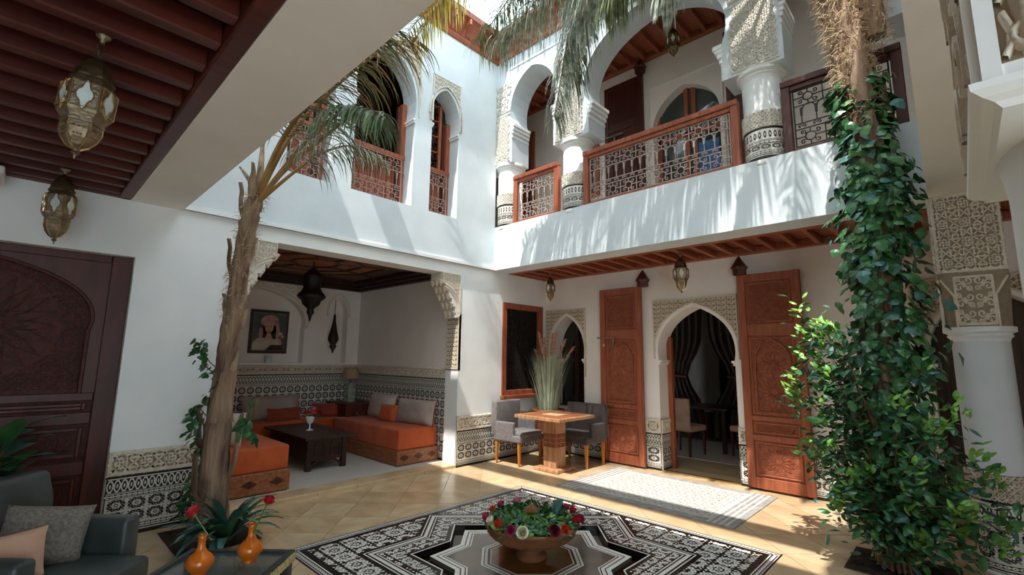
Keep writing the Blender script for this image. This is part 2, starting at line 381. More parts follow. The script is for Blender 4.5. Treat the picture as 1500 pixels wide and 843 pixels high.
# ================================================================ SETTING
def clip_rect(P, x0, x1, y0, y1):
    for ax, lim, sg in ((0, x0, 1), (0, x1, -1), (1, y0, 1), (1, y1, -1)):
        Q = []
        for i in range(len(P)):
            a, b = P[i-1], P[i]; ia = sg*(a[ax]-lim) >= 0; ib = sg*(b[ax]-lim) >= 0
            if ia != ib:
                t = (lim-a[ax])/(b[ax]-a[ax]); Q.append((a[0]+(b[0]-a[0])*t, a[1]+(b[1]-a[1])*t))
            if ib: Q.append(b)
        P = Q
        if not P: return []
    return P
ZX0, ZX1, ZY0, ZY1 = -4.21, -1.25, 1.74, 4.63
fl = struct('floor', 'pale honey travertine courtyard floor laid in diagonal slabs', 'floor')
strips = [(XL, ZX0, -2.5, YG), (ZX1, 2.6, -2.5, YG), (ZX0, ZX1, ZY1, YG), (ZX0, ZX1, -2.5, ZY0)]
b = MB()
for s in strips: b.box(s[0], s[1], s[2], s[3], -.2, -.006)
b.box(XL, 2.6, YG, YG+.4, -.2, -.001); b.box(XL-.4, XL, -2.5, .7, -.2, -.001)
b.build('floor_bed', 'joint', fl)
T = .44; rest = MB(); nt = 0
for i in range(-30, 30):
    for j in range(-30, 30):
        cx, cy = (i-j)*T/sqrt(2), (i+j)*T/sqrt(2); g = T/sqrt(2)-.0045
        for s in strips:
            P = clip_rect([(cx-g, cy), (cx, cy-g), (cx+g, cy), (cx, cy+g)], *s)
            if len(P) < 3: continue
            ar = abs(sum(P[k-1][0]*P[k][1]-P[k][0]*P[k-1][1] for k in range(len(P))))/2
            if ar < .001: continue
            if cy < .2 or cx > .7 or nt >= 298 or ar < .02:
                rest.poly(lambda u, v, h: (u, v, h), P, -.02, 0.); continue
            t = MB(); t.poly(lambda u, v, h: (u, v, h), P, -.02, random.uniform(-.0006, .0006))
            t.build('floor_tile', random.choice(['travertine', 'travertine', 'travertine_pale', 'travertine_warm']), fl); nt += 1
rest.build('far_floor_tiles', 'travertine', fl, kind='stuff')

# ---- sunken mosaic pool
pool = thing('mosaic_pool', 'sunken eight-pointed star pool set in a square of black and white mosaic', 'pool', (-2.73, 3.13, 0))
XY = lambda u, v, h: (u, v, h)
def star8(rt_, rc, n=8, a0=0): return [((rt_ if k % 2 == 0 else rc)*cos(a0+k*pi/8), (rt_ if k % 2 == 0 else rc)*sin(a0+k*pi/8)) for k in range(16)]
def sqp(a):
    c, s = cos(a), sin(a); x0, x1, y0, y1 = ZX0+2.73, ZX1+2.73, ZY0-3.13, ZY1-3.13
    t = min([(x1 if c > 0 else x0)/c if abs(c) > 1e-6 else 9e9, (y1 if s > 0 else y0)/s if abs(s) > 1e-6 else 9e9]); return (c*t, s*t)
out = star8(.97, .755); b = MB()
cor = sorted([atan2(y, x) for x in (ZX0+2.73, ZX1+2.73) for y in (ZY0-3.13, ZY1-3.13)])
ang = sorted(set([round(k*pi/8-pi+1e-9, 6) for k in range(17)]+[round(c, 6) for c in cor]))
def srad(a, rt_, rc):
    k = (a % (pi/4))/(pi/8); t = k if k <= 1 else 2-k
    p, q = (rt_, 0), (rc*cos(pi/8), rc*sin(pi/8)); aa = t*pi/8
    d = (q[0]-p[0], q[1]-p[1]); s = (p[1]*cos(aa)-p[0]*sin(aa))/(d[0]*sin(aa)-d[1]*cos(aa))
    return hypot(p[0]+d[0]*s, p[1]+d[1]*s)
for a0_, a1_ in zip(ang, ang[1:]):
    r0, r1 = srad(a0_, .97, .755), srad(a1_, .97, .755); p0, p1 = (r0*cos(a0_), r0*sin(a0_)), (r1*cos(a1_), r1*sin(a1_)); q0, q1 = sqp(a0_), sqp(a1_)
    b.add([(*p0, .002), (*q0, .002), (*q1, .002), (*p1, .002)], [(0, 1, 2, 3)]); b.add([(*p0, .002), (*p1, .002), (*p1, -.12), (*p0, -.12)], [(0, 1, 2, 3)], 1)
    b.add([(*q0, .002), (*q0, -.1), (*q1, -.1), (*q1, .002)], [(0, 1, 2, 3)])
b.build('mosaic_bed', ['glaze_black', 'glaze_black'], pool)
class Clip:
    def __init__(s, mb, test): s.mb = mb; s.test = test
    def poly(s, M, pts, h0, h1, mi=0):
        if all(s.test(p) for p in pts): s.mb.poly(M, pts, h0, h1, mi)
W_, B_ = MB(), MB(); bs = star8(1.40, 1.07); bi = star8(1.25, .955); po = star8(1.02, .795)
x0, x1, y0, y1 = ZX0+2.73, ZX1+2.73, ZY0-3.13, ZY1-3.13
ZM = off(XY, .002)
t1 = lambda p: x0+.1 < p[0] < x1-.1 and y0+.1 < p[1] < y1-.1 and not inpoly(p, bs)
t2 = lambda p: inpoly(p, bi) and not inpoly(p, po)
z_field(Clip(B_, t1), Clip(W_, t1), ZM, x0, x1, y0, y1, .19); z_field(Clip(B_, t2), Clip(W_, t2), ZM, x0, x1, y0, y1, .135)
# small black dots between to darken the field as in the photograph
n = 74
for i in range(n):
    for j in range(n):
        p = (x0+(i+.5)*(x1-x0)/n, y0+(j+.5)*(y1-y0)/n); e = .011
        q = [(p[0]-e, p[1]), (p[0], p[1]-e), (p[0]+e, p[1]), (p[0], p[1]+e)]
        if t1(p) or t2(p): (B_ if (i*7+j*3) % 4 == 0 else W_).poly(ZM, q, None, .0007, 1)
def ringstrip(mb, ra, rb, h=.001, mi=0, k=.765):
    A, Bq = star8(ra, ra*k), star8(rb, rb*k)
    for i in range(16): mb.add([ZM(*A[i], h), ZM(*Bq[i], h), ZM(*Bq[i-15 if i == 15 else i+1], h), ZM(*A[i-15 if i == 15 else i+1], h)], [(0, 1, 2, 3)], mi)
for ra, rb in ((1.255, 1.27), (1.29, 1.335), (1.36, 1.375)): ringstrip(W_, ra, rb)
ringstrip(W_, .972, .99)
for A, Bq in zip([*bs], [*bs[1:], bs[0]]):
    pass
def rectstrip(mb, d0, d1, h=.001):
    for k in range(12):
        f0, f1 = k/12, (k+1)/12
        X = lambda f: x0+d0+(x1-x0-2*d0)*f
        Y = lambda f: y0+d0+(y1-y0-2*d0)*f
        for (a, c, e, g) in ((X(f0), X(f1), y0+d0, y0+d1), (X(f0), X(f1), y1-d1, y1-d0), (x0+d0, x0+d1, Y(f0), Y(f1)), (x1-d1, x1-d0, Y(f0), Y(f1))): mb.poly(ZM, [(a, e), (c, e), (c, g), (a, g)], None, h)
rectstrip(W_, .014, .02); rectstrip(W_, .066, .076)
z_chain(W_, B_, lambda u, v, h: ZM(u, y0+v, h), x0+.02, x1-.02, .022, .06, .03); z_chain(W_, B_, lambda u, v, h: ZM(u, y1-v, h), x0+.02, x1-.02, .022, .06, .03)
z_chain(W_, B_, lambda u, v, h: ZM(x0+v, u, h), y0+.02, y1-.02, .022, .06, .03); z_chain(W_, B_, lambda u, v, h: ZM(x1-v, u, h), y0+.02, y1-.02, .022, .06, .03)
B_.build('black_mosaic', ['glaze_black', 'glaze_brown'], pool, kind='stuff'); W_.build('white_mosaic', ['glaze_white', 'glaze_white'], pool, kind='stuff')
b = MB(); P = star8(1.0, .78); b.poly(XY, P, None, -.045); b.build('channel_water', 'water', pool, label='dark still water in the star-shaped channel')
b = MB(); b.poly(XY, star8(.83, .65), -.12, -.012); b.build('inner_platform', 'pool_floor', pool)
b = MB(); w2 = MB()
def ring2(mb, ra, rb, z, k=.783, mi=0):
    A, Bq = star8(ra, ra*k), star8(rb, rb*k)
    for i in range(16): j = (i+1) % 16; mb.add([(*A[i], z), (*Bq[i], z), (*Bq[j], z), (*A[j], z)], [(0, 1, 2, 3)], mi)
for ra, rb, m in ((.70, .715, 0), (.715, .73, 1), (.73, .765, 0), (.765, .78, 1), (.78, .83, 0)): ring2(w2 if m == 0 else b, ra, rb, -.011)
A8 = lambda r: [(r*cos(pi/8+k*pi/4), r*sin(pi/8+k*pi/4)) for k in range(8)]
def ring8(mb, ra, rb, z):
    A, Bq = A8(ra), A8(rb)
    for i in range(8): j = (i+1) % 8; mb.add([(*A[i], z), (*Bq[i], z), (*Bq[j], z), (*A[j], z)], [(0, 1, 2, 3)])
for ra, rb, m in ((.35, .365, 0), (.365, .385, 1), (.385, .41, 0), (.41, .42, 1), (.42, .44, 0)): ring8(w2 if m == 0 else b, ra, rb, -.010)
w2.build('white_border', 'glaze_white', pool); b.build('black_border', 'glaze_black', pool)
b = MB(); b.poly(XY, A8(.35), None, -.009); b.build('basin_water', 'pool_amber', pool, label='amber-brown water in the middle octagon')

# ---- left wall, ground storey
wl = struct('wall_left', 'white plastered left wall of the ground floor', 'wall')
b = MB(); wall_openings(b, ML, -2.5, YG, 0, 3.03, [rect_open(-1.05, .69, 0, 2.49), rect_open(1.6, 4.65, 0, 2.865), rect_open(5.62, 6.58, 1.0, 2.5)], .3)
b.build('plaster_face', 'plaster', wl)
b = MB(); b.box(XL-.3, XL, 1.6, 4.65, 2.75, 2.8649); 
# upper left wall
ux = XL+.03; MU = lambda u, v, h: (ux+h, u, v)
wu = struct('wall_left_upper', 'white upper left wall with three arched windows', 'wall')
oW1 = horseshoe(2.2, .265, 3.73, 5.12, 5.76); oW2 = horseshoe(3.21, .46, 3.73, 5.06, 5.98); oW3 = horseshoe(4.24, .265, 3.73, 5.12, 5.76)
b = MB(); wall_openings(b, MU, -.4, YB, 3.03, 6.74, [oW1, oW2, oW3], .33); b.build('plaster_face', 'plaster_skylit', wu)
b = MB(); b.box(ux-.02, ux+.02, .9, YB, 3.03, 3.075); b.build('string_course', 'plaster', wu)
def spandrel(parent, M, outline, u0, u1, v0, v1, a=.07, w=.009, h=.008, m='stucco', grow=.05, name='carved_spandrel', motif=motif_scroll, d=.012):
    cu = (u0+u1)/2; cv = sum(p[1] for p in outline)/len(outline)
    G = [((p[0]-cu)*(1+grow/(abs(u1-u0)/2))+cu, p[1]+(grow if p[1] > v0+.05 else 0)) for p in outline]
    ins = lambda p: u0 < p[0] < u1 and v0 < p[1] < v1 and not inpoly(p, G)
    # ground plate following the arch
    g = MB(); ti = max(range(len(G)), key=lambda i: G[i][1])
    side = [p for p in G if p[1] > v0]
    for half, ub in ((G[:ti+1], u0), (G[ti:][::-1], u1)):
        pts = [p for p in half if p[1] > v0]
        for p, q in zip(pts, pts[1:]):
            if q[1] > p[1]: g.add([M(ub, p[1], d), M(p[0], p[1], d), M(q[0], q[1], d), M(ub, q[1], d)], [(0, 1, 2, 3)])
        if half is not None: g.add([M(ub, G[ti][1], d), M(cu, G[ti][1], d), M(cu, v1, d), M(ub, v1, d)], [(0, 1, 2, 3)])
        if pts: g.add([M(ub, v0, d), M(pts[0][0], v0, d), M(pts[0][0], pts[0][1], d), M(ub, pts[0][1], d)], [(0, 1, 2, 3)])
    for p, q in (((u0, v0), (u0, v1)), ((u0, v1), (u1, v1)), ((u1, v1), (u1, v0))): g.add([M(p[0], p[1], 0), M(q[0], q[1], 0), M(q[0], q[1], d), M(p[0], p[1], d)], [(0, 1, 2, 3)])
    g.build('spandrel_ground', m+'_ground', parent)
    r = MB(); relief(r, off(M, d), u0, u1, v0, v1, a, w, h, motif, ins, border=False)
    r.strap(off(M, d), [(u0+.01, v0), (u0+.01, v1-.01), (u1-.01, v1-.01), (u1-.01, v0)], .022, .012)
    r.strap(off(M, d), [p for p in G if p[1] > v0], .02, .012)
    return r.build(name, m, parent, kind='stuff')
spandrel(wu, MU, oW3, 3.965, 4.515, 5.15, 5.93, .075, m='stucco_white'); spandrel(wu, MU, oW1, 1.925, 2.475, 5.15, 5.93, .075, m='stucco_white')
spandrel(wu, MU, oW2, 2.69, 3.745, 5.1, 6.2, .085, m='stucco_white')
def impost(parent, M, u, v, sg, w=.05, t=.33, m='plaster'):   # small moulded bracket where the arch meets the jamb
    g = MB(); a, c = sorted((u, u+sg*w)); g.mbox(M, a, c, v-.035, v, -t, .012); a, c = sorted((u, u+sg*w*.6)); g.mbox(M, a, c, v-.07, v-.035, -t, .006)
    g.build('impost', m, parent, bevel=.004, seg=1)
for c, w, s in ((2.2, .265, 5.12), (3.21, .46, 5.06), (4.24, .265, 5.12)):
    for sg in (-1, 1): impost(wu, MU, c+sg*w, s, -sg, .035)

# ---- back: parapet, upper arcade
wp = struct('wall_back_parapet', 'white parapet band under the back balcony', 'wall')
b = MB(); b.box(XL, .34, YB, YB+.37, 3.03, 3.76); b.build('parapet', 'plaster_skylit', wp)
wb = struct('wall_back_upper', 'white arcade wall of the back balcony with horseshoe arches', 'wall')
oA1 = horseshoe(-4.70, .44, 4.83, 5.5, 6.38, R=.49, t0=22); oA2 = horseshoe(-2.68, .93, 4.83, 5.3, 6.42, n=14, R=1.01, t0=20); oA3 = horseshoe(-.66, .44, 4.83, 5.5, 6.38, R=.49, t0=22)
b = MB(); wall_openings(b, MBk, XL-.3, .34, 4.83, 6.74, [oA1, oA2, oA3], .42); b.build('plaster_face', 'plaster_skylit', wb)
def pier(u0, u1, grow=.06):
    def ins(p):
        if not (u0 < p[0] < u1 and 4.86 < p[1] < 6.3): return False
        return not any(inpoly(p, [((q[0]-c)*(1+grow/r)+c, q[1]+grow*.7) for q in o]) for o, c, r in ((oA1, -4.7, .49), (oA2, -2.68, 1.01), (oA3, -.66, .49)))
    g = MB(); N = off(MBk, .004)
    relief(g, N, u0, u1, 4.86, 5.72, .15, .02, .016, motif_star, ins, border=False); relief(g, N, u0, u1, 5.76, 6.3, .13, .018, .016, motif_scroll, ins, border=False)
    for z in (4.87, 5.70, 5.76): g.strap(N, [(u0+.02, z), (u1-.02, z)], .02, .014)
    g.build('carved_pier', 'stucco_white', wb, kind='stuff')
pier(-4.24, -3.70); pier(-1.66, -1.12); pier(-5.54, -5.16)
for c, w, s, k in ((-4.70, .44, 5.5, .05), (-2.68, .93, 5.3, .09), (-.66, .44, 5.5, .05)):
    for sg in (-1, 1):
        g = MB(); N = MBk
        for q, (zz, ww) in enumerate(((0, 1), (-.06, .72), (-.12, .45), (-.2, .2))):
            a, e = sorted((c+sg*(w+.02), c+sg*(w-k*ww))); g.mbox(N, a, e, s+zz-.055, s+zz, -.42, .01)
        g.build('impost', 'plaster', wb, bevel=.006, seg=1)
g = MB(); g.mbox(MBk, -5.2, 0, 6.5, 6.53, 0, .015); g.build('string_course', 'plaster', wb)

def stucco_col_band(parent, cx, cy, r, z0, zb, zs, a0, a1, m='stucco', a=.1, sa=.085):
    dado(parent, cyl(cx, cy, r, a0), 0, (a1-a0)*r, z0=z0, hz=zb, hs=zs, a=a, seg=.05, base_t=.006, frieze=m, sa=sa)
def capital_block(parent, cx, cy, hw, z0, z1, zsp, m, faces, motif_a=.14, w=.014, h=.012, low=.42):
    """square carved block on a moulded ring; lower part has chamfered leaf corners"""
    g = MB()
    ch = hw*.42
    def octo(e, c): return [(cx-e+c, cy-e), (cx+e-c, cy-e), (cx+e, cy-e+c), (cx+e, cy+e-c), (cx+e-c, cy+e), (cx-e+c, cy+e), (cx-e, cy+e-c), (cx-e, cy-e+c)]
    rows = [(z0, octo(hw*.93, ch)), (z0+low*.62, octo(hw, ch)), (z0+low*.9, octo(hw, ch*.35)), (z0+low, octo(hw, .004)), (z1, octo(hw, .004))]
    vs = []; fs = []
    for z, P in rows: vs += [(p[0], p[1], z) for p in P]
    for i in range(len(rows)-1): fs += [(i*8+k, i*8+(k+1) % 8, (i+1)*8+(k+1) % 8, (i+1)*8+k) for k in range(8)]
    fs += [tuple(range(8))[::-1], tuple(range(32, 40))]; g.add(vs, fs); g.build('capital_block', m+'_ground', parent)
    r = MB()
    for f in faces:
        N = {'-y': lambda u, v, h: (cx+u, cy-hw-h, v), '-x': lambda u, v, h: (cx-hw-h, cy+u, v), '+y': lambda u, v, h: (cx+u, cy+hw+h, v), '+x': lambda u, v, h: (cx+hw+h, cy+u, v)}[f]
        relief(r, N, -hw, hw, z0+low+.03, z1, motif_a, w, h, motif_star)
        e = hw-ch; relief(r, off(N, -.012), -e, e, z0+.01, z0+low, motif_a*.8, w*.9, h, motif_scroll)
        r.strap(off(N, -.004), [(-e, z0), (-e, z0+low*.6), (-hw+.01, z0+low*.95)], .018, .014); r.strap(off(N, -.004), [(e, z0), (e, z0+low*.6), (hw-.01, z0+low*.95)], .018, .014)
    r.build('carved_relief', m, parent, kind='stuff')
def ring_mould(parent, cx, cy, r, z, m='plaster', R=None):
    g = MB(); R = R or r*1.28
    g.lathe([(r, -.1), (r*1.03, -.075), (R*.9, -.055), (R*.86, -.035), (R, -.02), (R, .02)], (cx, cy, z), 8 if False else 24); g.build('neck_ring', m, parent, smooth=False)
def upper_column(x, label, a0=pi, a1=2*pi):
    t = thing('balcony_column', label, 'column', (0, 0, 0), 0, 'columns of the upstairs arcade')
    cy = YB+.21; g = MB(); g.lathe([(.215, 3.7), (.215, 3.76), (.205, 3.76), (.205, 4.78)], (x, cy, 0), 32); g.build('shaft', 'plaster', t, smooth=True)
    stucco_col_band(t, x, cy, .207, 3.76, .36, .56, a0, a1, 'stucco_white', a=.11)
    ring_mould(t, x, cy, .205, 4.82, 'plaster', .255); return t
upper_column(-3.97, 'white round balcony column between the small left arch and the wide arch', a1=2*pi+.3)
upper_column(-1.39, 'white round balcony column right of the wide arch, dappled by frond shadow')
upper_column(-5.36, 'slender white balcony column engaged in the left corner of the courtyard')

# ---- slabs, ceilings
def joist_ceiling(nm, label, x0, x1, y0, y1, z, along='y', step=.25, ph=0, first=None, dp=.11, jw=.05, mj='wood_ceiling', mp='wood_ceiling_panel', nmax=300, border=.09, arcs=True):
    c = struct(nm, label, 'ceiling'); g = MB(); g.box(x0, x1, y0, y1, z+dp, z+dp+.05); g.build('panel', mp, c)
    g = MB(); g.box(x0, x1, y0, y0+border, z-.0, z+dp); g.box(x0, x1, y1-border, y1, z-.0, z+dp)
    g.box(x0, x0+border*.6, y0, y1, z, z+dp); g.box(x1-border*.6, x1, y0, y1, z, z+dp); g.build('border_moulding', mj, c, bevel=.012, seg=2)
    me = None; k = 0; x = x0+ph
    while x < x1-.05:
        if me is None:
            g = MB(); g.box(-jw/2, jw/2, y0+border, y1-border, z+.012, z+dp); o = g.build('joist', mj, c, bevel=.008, seg=1); me = o.data; o.location.x = x
        else: o = bpy.data.objects.new('joist', me); COL.objects.link(o); o.parent = c; o.location.x = x
        k += 1; x += step
    return c
joist_ceiling('ceiling', 'dark red timber joist ceiling of the near gallery', XL, 2.6, -2.5, .6, 3.02, ph=.12, dp=.13, jw=.075)
joist_ceiling('ceiling_back_gallery', 'red timber joist ceiling of the back ground-floor gallery', XL, 2.6, YB+.37, YG, 3.02, ph=.13, jw=.06, dp=.1, mj='wood_red', mp='wood_red_carved')  # lighter red wood than the near ceiling; bounced light put into the colour
joist_ceiling('ceiling_balcony', 'red-brown timber ceiling over the back balcony', -7.4, .34, YB+.42, YG, 6.5, ph=.03, jw=.06, dp=.1, mp='wood_red', mj='wood_red_carved')  # lighter wood here too, standing in for bounced light
joist_ceiling('ceiling_right_gallery', 'timber ceiling of the right-hand gallery', .34, 2.6, .62, YB+.36, 3.02, ph=.13, dp=.1)
st = struct('wall_front_upper', 'white beam and upper wall over the near gallery', 'wall')
b = MB(); b.box(XL, 2.6, .6, 1.01, 3.02, 6.85); b.build('plaster_face', 'plaster_cream', st)
b = MB(); b.box(-9, 2.6, -2.5, .6, 3.2, 3.5); b.build('slab', 'concrete', st)
st = struct('wall_front', 'plain cream wall closing the near gallery behind the viewpoint', 'wall')
b = MB(); b.box(XL, 2.6, -2.7, -2.5, 0, 3.2); b.build('plaster_face', 'plaster_cream', st)
st = struct('wall_right_upper', 'white beam and upper wall along the right side of the courtyard', 'wall')
b = MB(); b.add([(-.03, 1.01, 3.02), (.4, 1.01, 3.02), (.33, YB, 3.02), (-.1, YB, 3.02), (-.03, 1.01, 7.05), (.4, 1.01, 7.05), (.33, YB, 7.05), (-.1, YB, 7.05)], [(0, 3, 2, 1), (4, 5, 6, 7), (0, 1, 5, 4), (1, 2, 6, 5), (2, 3, 7, 6), (3, 0, 4, 7)])
b.build('plaster_face', 'plaster_cream', st)
st = struct('floor_balcony', 'balcony floor slab', 'floor')
b = MB(); b.box(-7.4, 2.6, YB+.37, YG, 3.17, 3.7); b.box(.4, 2.6, .6, YB+.37, 3.17, 3.7); b.build('slab', 'concrete', st)
# roof, eaves
ef = struct('trim_1', 'carved red wooden cornice under the roof edge', 'cornice')
def eave(M, u0, u1, sg=1):
    g = MB()
    def prof(u):
        return [M(u, 6.72, .0), M(u, 6.72, .03), M(u, 6.76, .05), M(u, 6.79, .045), M(u, 7.0, .2), M(u, 7.02, .26), M(u, 7.1, .28), M(u, 7.1, 0)]
    A, Bq = prof(u0), prof(u1); g.add(A+Bq, [(i, (i+1) % 8, 8+(i+1) % 8, 8+i) for i in range(8)]); g.build('cornice_board', 'wood_red', ef)
    n = int((u1-u0)/.28)
    for i in range(n):
        a = u0+(u1-u0)*(i+.12)/n; e = u0+(u1-u0)*(i+.88)/n
        q = MB(); q.add([M(a, 6.81, .07), M(e, 6.81, .07), M(e, 6.98, .195), M(a, 6.98, .195), M(a, 6.80, .05), M(e, 6.80, .05), M(e, 6.99, .18), M(a, 6.99, .18)], [(0, 1, 2, 3), (4, 0, 3, 7), (5, 6, 2, 1), (3, 2, 6, 7), (0, 4, 5, 1)])
        q.build('cornice_panel', 'wood_red_carved', ef)
    for i in range(n+1):
        a = u0+(u1-u0)*i/n; q = MB(); q.mbox(M, a-.02, a+.02, 6.9, 7.0, .08, .27); q.build('cornice_bracket', 'wood_red', ef, bevel=.006, seg=1)
eave(MU, 1.0, YB); eave(MBk, XL, 0)
rf = struct('trim_2', 'flat roof decks around the open courtyard', 'roof')
b = MB(); b.box(-7.6, ux, .6, 7.0, 6.74, 6.95); b.box(ux, 2.6, YB, 7.0, 6.74, 6.95); b.box(-7.6, 2.6, -2.5, .88, 6.85, 7.0); b.box(.0, 2.6, 1.0, YB, 7.05, 7.2); b.build('roof_deck', 'concrete', rf)
rr = struct('trim_3', 'unseen beam added over the roof opening to cast the floor shade band', 'beam')
b = MB(); b.box(-5.4, -.1, 1.38, 1.78, 7.0, 7.06); b.build('shade_beam', 'wood_dark', rr, bevel=.01, seg=1)  # unseen beam, added to cast the shadow band on the floor

# ---- back wall, ground storey
wg = struct('wall_back', 'cream plastered back wall of the ground-floor gallery', 'wall')
oG1 = horseshoe(-5.06, .365, .76, 1.58, 2.35, t0=14, point=.06); oG2 = horseshoe(-2.79, .55, 0, 1.6, 2.38, n=12, t0=14, point=.07); oG3 = horseshoe(.25, .5, 0, 1.6, 2.35, n=12, t0=14, point=.07)
b = MB(); wall_openings(b, MG, XL, 2.6, 0, 3.14, [oG1, oG2, oG3], .35); b.build('plaster_face', 'plaster_cream', wg)
spandrel(wg, MG, oG1, XL+.01, -4.66, 1.3, 2.47, .07); spandrel(wg, MG, oG2, -3.41, -2.17, 1.62, 2.5, .07); spandrel(wg, MG, oG3, -.38, .88, 1.4, 2.5, .07)
for c, w in ((-5.06, .365), (-2.79, .55), (.25, .5)):
    for sg in (-1, 1): impost(wg, MG, c+sg*w, 1.6, -sg, .045, .35, 'plaster_cream')
wbu = struct('wall_balcony_back', 'cream back wall of the balcony with an arched glazed door', 'wall')
oB = horseshoe(-2.78, .52, 3.7, 5.1, 5.86, n=12, t0=14, point=.05)
b = MB(); wall_openings(b, MG, -7.4, 2.6, 3.7, 6.62, [oB], .25); b.build('plaster_face', 'plaster_cream', wbu)
b = MB()
b.strap(MG, [(-3.36, 3.7), (-3.36, 6.0), (-2.2, 6.0), (-2.2, 3.7)], .04, .02); b.build('raised_moulding', 'plaster_cream', wbu)
b = MB(); b.box(-7.45, -7.4, 0.5, YG, 3.5, 6.8); b.build('wall_far_left', 'wood_dark', wbu)  # dark wood colour stands in for shade on an unlit wall
b = MB(); b.box(-7.4, -5.84, 5.35, 5.6, 3.5, 6.8); b.build('wall_divider', 'plaster', wbu)
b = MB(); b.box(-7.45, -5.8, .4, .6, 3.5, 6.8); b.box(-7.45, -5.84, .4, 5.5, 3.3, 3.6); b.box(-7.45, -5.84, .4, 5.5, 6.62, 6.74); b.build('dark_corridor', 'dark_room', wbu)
wr = struct('wall_right', 'cream wall at the end of the right-hand gallery', 'wall')
b = MB(); b.box(2.6, 2.8, .5, YG+.4, 0, 7); b.build('plaster_face', 'plaster_cream', wr)

# ---- dados
for u0, u1, nm in ((.69, 1.6, 'baseboard_left'), (4.65, YG, 'baseboard_left')):
    d = struct(nm, 'black and white zellige wainscot with carved stucco band on the left wall'+(' near the dark door' if u0 < 1 else ' right of the alcove'), 'wainscot'); dado(d, ML, u0, u1)
for u0, u1, s in ((XL+.01, -4.2, 'behind the table'), (-3.58, -3.335, 'between the left door leaf and the doorway'), (-2.245, -2.0, 'right of the doorway'), (-1.5, -.25, 'right of the door leaves'), (.75, 2.6, 'at the far right end')):
    d = struct('baseboard_back', 'zellige wainscot on the back wall '+s, 'wainscot'); dado(d, MG, u0, u1)
d = struct('baseboard_back', 'zellige wainscot inside the left jamb of the doorway', 'wainscot'); dado(d, plane('x', -3.34, 1), 6.73, 7.03)

# ---- corner pillars
def pillar(cx, cy, label, faces, a0, a1, mA=.165):
    t = thing('corner_pillar', label, 'pillar'); g = MB()
    g.lathe([(.19, 0), (.19, .03), (.178, .03), (.178, 1.84)], (cx, cy, 0), 36); g.build('shaft', 'plaster', t, smooth=True)
    stucco_col_band(t, cx, cy, .18, 0, .55, .75, a0, a1, 'stucco', a=.14)
    ring_mould(t, cx, cy, .178, 1.88, 'plaster', .225)
    capital_block(t, cx, cy, .21, 1.9, 3.02, 1.9, 'stucco', faces, mA, .019, .014); return t
pillar(.11, YB+.21, 'white pillar with tall carved stucco capital and zellige foot at the far right', ['-y', '-x'], pi*.85, 2.15*pi)
# near pillar: same design, seen close
t = thing('corner_pillar', 'near white pillar with carved scroll capital cut off by the right edge', 'pillar'); g = MB(); cx, cy = .235, .81
g.lathe([(.19, 0), (.19, .03), (.178, .03), (.178, 1.80), (.181, 1.825), (.184, 1.843)], (cx, cy, 0), 40); g.build('shaft', 'plaster', t, smooth=True)
g = MB(); o4 = lambda e: [(cx-e, cy-e), (cx+e, cy-e), (cx+e, cy+e), (cx-e, cy+e)]
R_ = [(1.842, .186), (1.848, .191), (1.852, .199), (1.858, .207), (1.865, .208)]
vs = []
for z, e in R_: vs += [(p[0], p[1], z) for p in o4(e)]
g.add(vs, [(i*4+k, i*4+(k+1) % 4, (i+1)*4+(k+1) % 4, (i+1)*4+k) for i in range(len(R_)-1) for k in range(4)]+[(3, 2, 1, 0), (16, 17, 18, 19)]); g.build('abacus', 'plaster', t)
g = MB(); g.box(cx-.195, cx+.195, cy-.195, cy+.195, 1.865, 3.02); g.build('capital_block', 'stucco_ground', t)
g = MB()
for f in ('-y', '-x', '+y'):
    N = {'-y': lambda u, v, h: (cx+u, cy-.195-h, v), '-x': lambda u, v, h: (cx-.195-h, cy+u, v), '+y': lambda u, v, h: (cx+u, cy+.195+h, v)}[f]
    g.mbox(N, -.198, -.184, 1.866, 3.02, -.01, .01); g.mbox(N, .184, .198, 1.866, 3.02, -.01, .01); g.mbox(N, -.19, .19, 1.866, 1.878, -.01, .009)
g.build('capital_frame', 'plaster', t)
g = MB()
for f in ('-y', '-x'):
    N = {'-y': lambda u, v, h: (cx+u, cy-.195-h, v), '-x': lambda u, v, h: (cx-.195-h, cy+u, v)}[f]
    for j in range(5):
        v0 = 1.885+j*.22
        for q in range(4):
            for s in (-1, 1): g.strap(N, spiral(s*.163, v0+.02+q*.055, .017, 1.3, q*pi/2, 12, s), .008, .011); g.strap(N, [(s*.181, v0+q*.055), (s*.172, v0+.02+q*.055), (s*.179, v0+.045+q*.055)], .007, .009)
        for s in (-1, 1):
            P = [(s*x, v0+z) for x, z in ((.015, .0), (.02, .05), (.06, .09), (.11, .08), (.135, .045), (.11, .015), (.08, .03), (.085, .055), (.1, .058))]
            Q = []
            for k in range(len(P)-1): Q += [P[k], ((P[k][0]+P[k+1][0])/2, (P[k][1]+P[k+1][1])/2)]
            g.strap(N, Q+[P[-1]], .018, .016)
            g.strap(N, [(s*.16, v0), (s*.165, v0+.06), (s*.13, v0+.12), (s*.07, v0+.14), (s*.03, v0+.19), (s*.02, v0+.22)], .018, .014)
            g.strap(N, circ(s*.05, v0+.17, .018, 8), .012, .014); g.strap(N, [(s*.16, v0+.1), (s*.13, v0+.16), (s*.15, v0+.2)], .016, .012)
g.build('carved_scrolls', 'stucco', t, smooth=True)
# white corbel peeking in at the far left
t = thing('corbel', 'small white moulded corbel at the left edge under the timber ceiling', 'corbel')
g = MB(); g.box(XL, XL+.42, -.62, -.2, 2.93, 2.99); g.box(XL, XL+.36, -.62, -.24, 2.86, 2.93); g.box(XL, XL+.3, -.62, -.3, 2.4, 2.86); g.build('corbel_block', 'plaster_cream', t, bevel=.015, seg=2)
